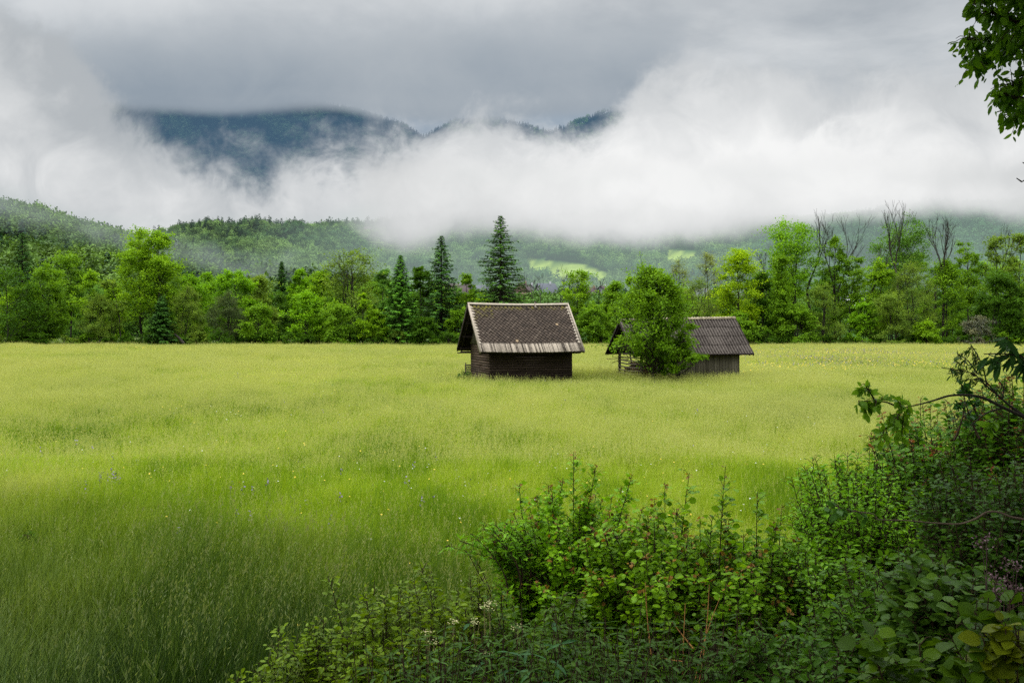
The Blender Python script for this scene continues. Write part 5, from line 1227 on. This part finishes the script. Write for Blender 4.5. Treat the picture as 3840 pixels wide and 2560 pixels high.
mass(3760, 2010, 6.9, 300, 380, .8, 170, (.045, .115, .008), 'darkest small-leaved shrub at the right edge of the photo', size=.05, per_m=13)
mass(3420, 2300, 6.6, 330, 260, .8, 140, (.07, .165, .010), 'deep green shrub below the thin bare twig on the right', size=.06, proto=LEAF_OVAL)
mass(3080, 2540, 6.2, 380, 220, .7, 110, (.05, .125, .008), 'dark undergrowth shrub at the bottom right of the hazels', size=.065, proto=LEAF_OVAL)
mass(3790, 1600, 8.4, 210, 230, .7, 80, (.085, .21, .012), 'green shrub with red twig tips at the right edge below the willow spray', size=.055, young=.05, ycol=(.20, .07, .02), twig=.3)
mass(3520, 2200, 5.6, 150, 120, .45, 40, (.06, .13, .015), 'young elm shoots with broad pale leaves in the dark right thicket', name='elm_shoots', proto=LEAF_HAZEL, size=.07, per_m=9)
for px, py, dd, lab in ((3640, 2180, 5.7, 'left tuft of narrow green leaves in the dark right thicket'), (3520, 2150, 5.9, 'middle tuft of narrow green leaves by the elm shoots'), (3460, 2120, 6.1, 'small tuft of narrow leaves under the thin bare twig')):
    nettle(px, py, dd, 1.2, (.04, .12, .018), lab, None, 7, .12, LEAF_LANCE, 'leafy_plant', 7)
shrub('maple_sapling', at(3625, 1640, 7.2), [at(3610, 1430, 7.2), at(3618, 1470, 7.2), at(3602, 1500, 7.2)], (.035, .115, .02), 'slim maple shoot hung with dark green leaves crossing the arching bare branch', 'sapling', stem_r=.008, per_m=30, proto=LEAF_MAPLE, size=.05, twig=.1)
# big round leaves of the nearest hazel, bottom right
D = 4.3
tips = [at(px, py, D+rng.uniform(-.35, .35)) for px, py in ((3310, 2330), (3420, 2360), (3560, 2330), (3640, 2250), (3720, 2230), (3800, 2210), (3830, 2330), (3700, 2400), (3600, 2430), (3480, 2450), (3350, 2470), (3240, 2500), (3760, 2480), (3850, 2440), (3780, 2350), (3870, 2260), (3560, 2520), (3400, 2560))]
shrub('hazel_shrub', G(3640, 4.6)+[0, 0, .2], tips, (.05, .105, .004), 'nearest hazel with the largest round leaves in the bottom right corner', stem_r=.008, per_m=8, proto=LEAF_HAZEL, size=.074, twig=.2, leafgap=.06, side0=.5, young=0., ycol=(.16, .10, .015))
D = 4.0
tips = [at(px, py, D) for px, py in ((3790, 2290), (3800, 2360), (3830, 2300), (3770, 2400), (3740, 2330))]
shrub('hazel_branch', G(3850, 4.2)+[.05, 0, .35], tips, (.10, .13, .005), 'yellowish hazel leaves at the right edge above the bottom corner', 'branch', stem_r=.006, per_m=5, proto=LEAF_HAZEL, size=.075, twig=.12, leafgap=.11, side0=.8)
M_PINK = petals('dull_pink_blossom', [(0, (.08, .04, .04)), (1, (.16, .085, .10))])
for px, py in ((3795, 2118), (3828, 2208), (3738, 2165), (3752, 2235), (3770, 2200), (3700, 2030), (3570, 2350), (3590, 2385), (3505, 2278)):
    D = 5.2 if px > 3600 else 5.5; c = at(px, py, D); b = Buf(); q = c+rng.normal(0, 1, (40, 3))*[.028, .025, .017]
    b.leaves(LEAF_QUAD, q, rng.normal(0, 1, q.shape)+[0, 0, .5], rng.normal(0, 1, q.shape), .018, rng.uniform(.2, 1, 40)); b.tubes(np.tile(c-[0, 0, .3], (3, 1)), c+rng.normal(0, .02, (3, 3)), np.full(3, .003), np.full(3, .0015), 3, 0)
    tag(part('flower_head', b, M_PINK), 'dull pink fuzzy flower head in the dark right thicket', 'flower', 'dull pink flower heads in the right thicket')

# branches reaching in from the right
def branch(name, label, limbs, D, r, leafpts, col, proto, size, wood=M_BARK, sub=(), droop=.4, cat='branch'):
    """limbs: photo polylines at distance D; leaf sprays along the given polylines"""
    p0 = at(*limbs[0][0], D); t = thing(name, p0, label, cat); sk = Skel()
    def sm(pl, dz=0):
        P = np.array([at(x, y, D+dz) for x, y in pl]); n = len(P); tt = np.linspace(0, n-1, (n-1)*4+1); Q = np.stack([np.interp(tt, np.arange(n), P[:, k]) for k in range(3)], 1)
        for _ in range(2): Q[1:-1] = (Q[:-2]+2*Q[1:-1]+Q[2:])/4
        return Q
    for i, pl in enumerate(limbs): sk.path(sm(pl), r*(1 if i == 0 else .5), .003)
    b = Buf(); sk.to(b, 6); part('limb', b, wood, t)
    P = []; A = []; S = []
    tw = Skel()
    for pl, cnt, spread_, tl in leafpts:
        Q = sm(pl, rng.uniform(-.1, .1))
        for _ in range(cnt):
            f = rng.uniform(0, len(Q)-1.01); i = int(f); p = Q[i]+(Q[i+1]-Q[i])*(f-i); d = unit(Q[i+1]-Q[i])
            td = unit(d*.5+rng.normal(0, 1, 3)*[.7, .8, .6]+np.array([0, 0, -.25])); e = p+td*tl*rng.uniform(.4, 1.2)+np.array([0, 0, -.3*tl]); tw.path(bez(p, (p+e)/2+np.array([0, 0, .03]), e, 4), .0035, .0015)
            m = rng.integers(4, 8)
            for j in range(m):
                u_ = (j+1)/m; pp = p+(e-p)*u_; P.append(pp+rng.normal(0, .006, 3)); A.append(td*.5+rng.normal(0, .5, 3)+np.array([0, 0, -droop])); S.append(size*rng.uniform(.6, 1.15))
    P, A = np.array(P), np.array(A); lb = Buf(); lb.leaves(proto, P, A, np.array([0, -.3, .6])+rng.normal(0, .5, P.shape), np.array(S), np.clip(rng.normal(.5, .17, len(P)), 0, 1))
    b = Buf(); tw.to(b, 3); part('twigs', b, M_TWIG, t)
    part('leaves', lb, M_WET, t, col); return t
branch('arching_branch', 'long dark bare branch arching in from the right with leafy tip', [[(3990, 1640), (3840, 1563), (3760, 1527), (3690, 1490), (3630, 1480), (3560, 1481), (3490, 1505), (3430, 1520), (3375, 1530)], [(3375, 1530), (3330, 1508), (3280, 1500), (3218, 1505)], [(3280, 1500), (3268, 1478), (3244, 1444)], [(3375, 1530), (3390, 1512), (3340, 1500), (3290, 1498)], [(3390, 1525), (3370, 1555), (3350, 1590)], [(3760, 1530), (3700, 1545), (3640, 1595)]], 6.2, .0135,
       [([(3410, 1500), (3330, 1505), (3215, 1505)], 15, 1, .08), ([(3268, 1478), (3242, 1440)], 5, 1, .05), ([(3400, 1530), (3360, 1570), (3310, 1620)], 16, 1, .12), ([(3790, 1560), (3700, 1580)], 5, 1, .1)], (.13, .27, .014), LEAF_OVAL, .062)
branch('bare_twig', 'thin bare wavy twig crossing the dark thicket on the right', [[(3960, 1975), (3840, 1946), (3790, 1938), (3745, 1918), (3700, 1917), (3660, 1945), (3600, 1966), (3500, 1960), (3400, 1950), (3290, 1948)], [(3290, 1948), (3280, 1925), (3230, 1920), (3150, 1905)]], 5.4, .0075, [([(3200, 1918), (3130, 1895)], 6, 1, .08)], (.06, .15, .02), LEAF_OVAL, .06, wood=plain_material('pale_twig', (.06, .045, .03), (.14, .10, .07), (20, 20, 20), bump=0))
branch('twiggy_sapling', 'twiggy half leafless sapling sprouting behind the arching branch on the right', [[(3900, 1600), (3790, 1525), (3740, 1480), (3690, 1440), (3650, 1395)], [(3690, 1440), (3655, 1400), (3600, 1388), (3530, 1378)], [(3700, 1450), (3690, 1380), (3665, 1330), (3640, 1290)], [(3665, 1400), (3630, 1350), (3590, 1325)], [(3760, 1500), (3765, 1450), (3740, 1420)], [(3740, 1480), (3690, 1420), (3620, 1424)]], 7.0, .010,
       [([(3690, 1440), (3640, 1390), (3560, 1382)], 18, 1, .07), ([(3690, 1380), (3640, 1295)], 16, 1, .06), ([(3660, 1400), (3595, 1330)], 12, 1, .06), ([(3770, 1460), (3700, 1440)], 10, 1, .06)], (.05, .10, .018), LEAF_LANCE, .05)
branch('willow_branch', 'willow branch with long narrow dark leaves at the right edge', [[(3980, 1380), (3840, 1340), (3770, 1325), (3690, 1327)], [(3840, 1340), (3795, 1310), (3770, 1265)]], 5.2, .006, [([(3960, 1372), (3840, 1338), (3700, 1326)], 18, 1, .05), ([(3820, 1330), (3772, 1265)], 3, 1, .04)], (.035, .095, .022), LEAF_LANCE, .11, droop=.55)
for pl, lab in (([(3900, 640), (3856, 622), (3835, 609)], 'upper bare twig tip entering at the right edge'), ([(3900, 655), (3850, 672), (3832, 682), (3812, 668)], 'lower bare twig tip at the right edge')):
    b = Buf(); P = np.array([at(x, y, 6) for x, y in pl]); b.tubes(P[:-1], P[1:], np.full(len(P)-1, .005), np.full(len(P)-1, .003), 5); tag(part('bare_twig', b, M_TWIG), lab, 'twig')

# the tree on the bank whose branches hang into the picture at the top right
base = np.array([4.6, 5.2, float(ground_z(4.6, 5.2))-.1]); t = thing('overhanging_tree', base, 'dark leafy tree hanging its branches into the top right corner', 'tree')
sk = Skel(); trunk = bez(base, base+[-.1, .1, 4], base+[-.3, .3, 8.5], 10); sk.path(trunk, .17, .05)
D = 6.0; lim = []
LIMBS = [[(4300, 330), (3990, 150), (3840, 95), (3750, 60), (3662, 24)], [(4300, 400), (3960, 190), (3830, 175), (3750, 150), (3690, 145), (3625, 150)], [(4300, 420), (3960, 130), (3820, 145), (3730, 180), (3700, 215), (3650, 230)],
         [(4300, 520), (3950, 390), (3850, 375), (3800, 365), (3745, 352)], [(4300, 560), (3950, 430), (3870, 425), (3820, 428), (3785, 440)], [(4300, 250), (3990, -40), (3850, -30), (3740, -60), (3680, -20)], [(4300, 300), (4000, 60), (3880, 250), (3830, 310), (3770, 330)]]
tw = Skel(); P = []; A = []
def spray(p, d, tl, m):
    e = p+d*tl+np.array([0, 0, -.3*tl]); tw.path(bez(p, (p+e)/2+np.array([0, 0, .04]), e, 4), .004, .0015)
    for j in range(m):
        u_ = (j+1)/m; P.append(p+(e-p)*u_+rng.normal(0, .01, 3)); A.append(d*.4+rng.normal(0, .45, 3)+np.array([0, 0, -.75]))
for li, pl in enumerate(LIMBS):
    Q = np.array([at(x, y, D+(0 if i else -.6)+.12*((li*7) % 5-2)) for i, (x, y) in enumerate(pl)]); n = len(Q); tt = np.linspace(0, n-1, (n-1)*4+1); Q = np.stack([np.interp(tt, np.arange(n), Q[:, k]) for k in range(3)], 1)
    Q[1:-1] = (Q[:-2]+2*Q[1:-1]+Q[2:])/4; i0 = np.argmin(np.abs(trunk[:, 2]-Q[0][2]+.8)); sk.path(np.vstack([trunk[i0], (trunk[i0]+Q[0])/2+[0, 0, .1], Q]), .032, .004)
    for _ in range(44 if li not in (3, 4) else 22):
        f = rng.uniform(.32, .999)**.8*(len(Q)-1.01); i = int(f); p = Q[i]+(Q[i+1]-Q[i])*(f-i); d = unit(unit(Q[i+1]-Q[i])*.6+rng.normal(0, 1, 3)*[.6, .9, .6]); spray(p, d, rng.uniform(.05, .16), rng.integers(4, 8))
c0 = at(3900, 120, D)
for _ in range(150):
    p = at(3850+rng.uniform(-80, 200), rng.uniform(-90, 210), D+rng.uniform(-.4, .5)); spray(p, unit(rng.normal(0, 1, 3)), rng.uniform(.06, .18), rng.integers(5, 9))
P, A = np.array(P), np.array(A); lb = Buf(); lb.leaves(LEAF_OVAL, P, A, np.array([0, -.4, .35])+rng.normal(0, .55, P.shape), .058*rng.uniform(.5, 1.25, len(P)), np.clip(rng.normal(.5, .17, len(P)), 0, 1))
hang = lb; lb = Buf()
# the rest of its crown, unseen, enlarged over the camera to shade the foreground
pos = []
while len(pos) < 30000:
    q = unit(rng.normal(0, 1, 3))*(.35+.65*rng.uniform()); p = np.array([3.0, 3.0, 8.4])+q*[7.6, 7.4, 3.6]
    if p[1] > .3:
        a_, b_ = proj(p)
        if a_ < 4000 and b_ > -250: continue
    if p[2] < 3.2: continue
    pos.append(p)
pos = np.array(pos); lb.leaves(LEAF_QUAD, pos, rng.normal(0, 1, pos.shape)+[0, 0, -.5], np.array([0, 0, .7])+rng.normal(0, .5, pos.shape), .23*rng.uniform(.6, 1.2, len(pos)), np.clip(rng.normal(.5, .15, len(pos)), 0, 1))
for k in range(40):
    e = pos[rng.integers(len(pos))]; i0 = rng.integers(4, 10); lp = bez(trunk[i0-1], (trunk[i0-1]+e)/2+[0, 0, .4], e, 9)
    f_ = lp[lp[:, 1] > .3]; a_, b_ = proj(f_)
    if ((a_ < 4100) & (b_ > -150)).any(): continue
    sk.path(lp, .05, .008)
b = Buf(); sk.to(b, 7); part('trunk', b, M_BARK, t); b = Buf(); tw.to(b, 3); part('twigs', b, M_TWIG, t); part('crown', lb, M_WET, t, (.05, .11, .010)); part('hanging_leaves', hang, M_WET, t, (.12, .25, .012))
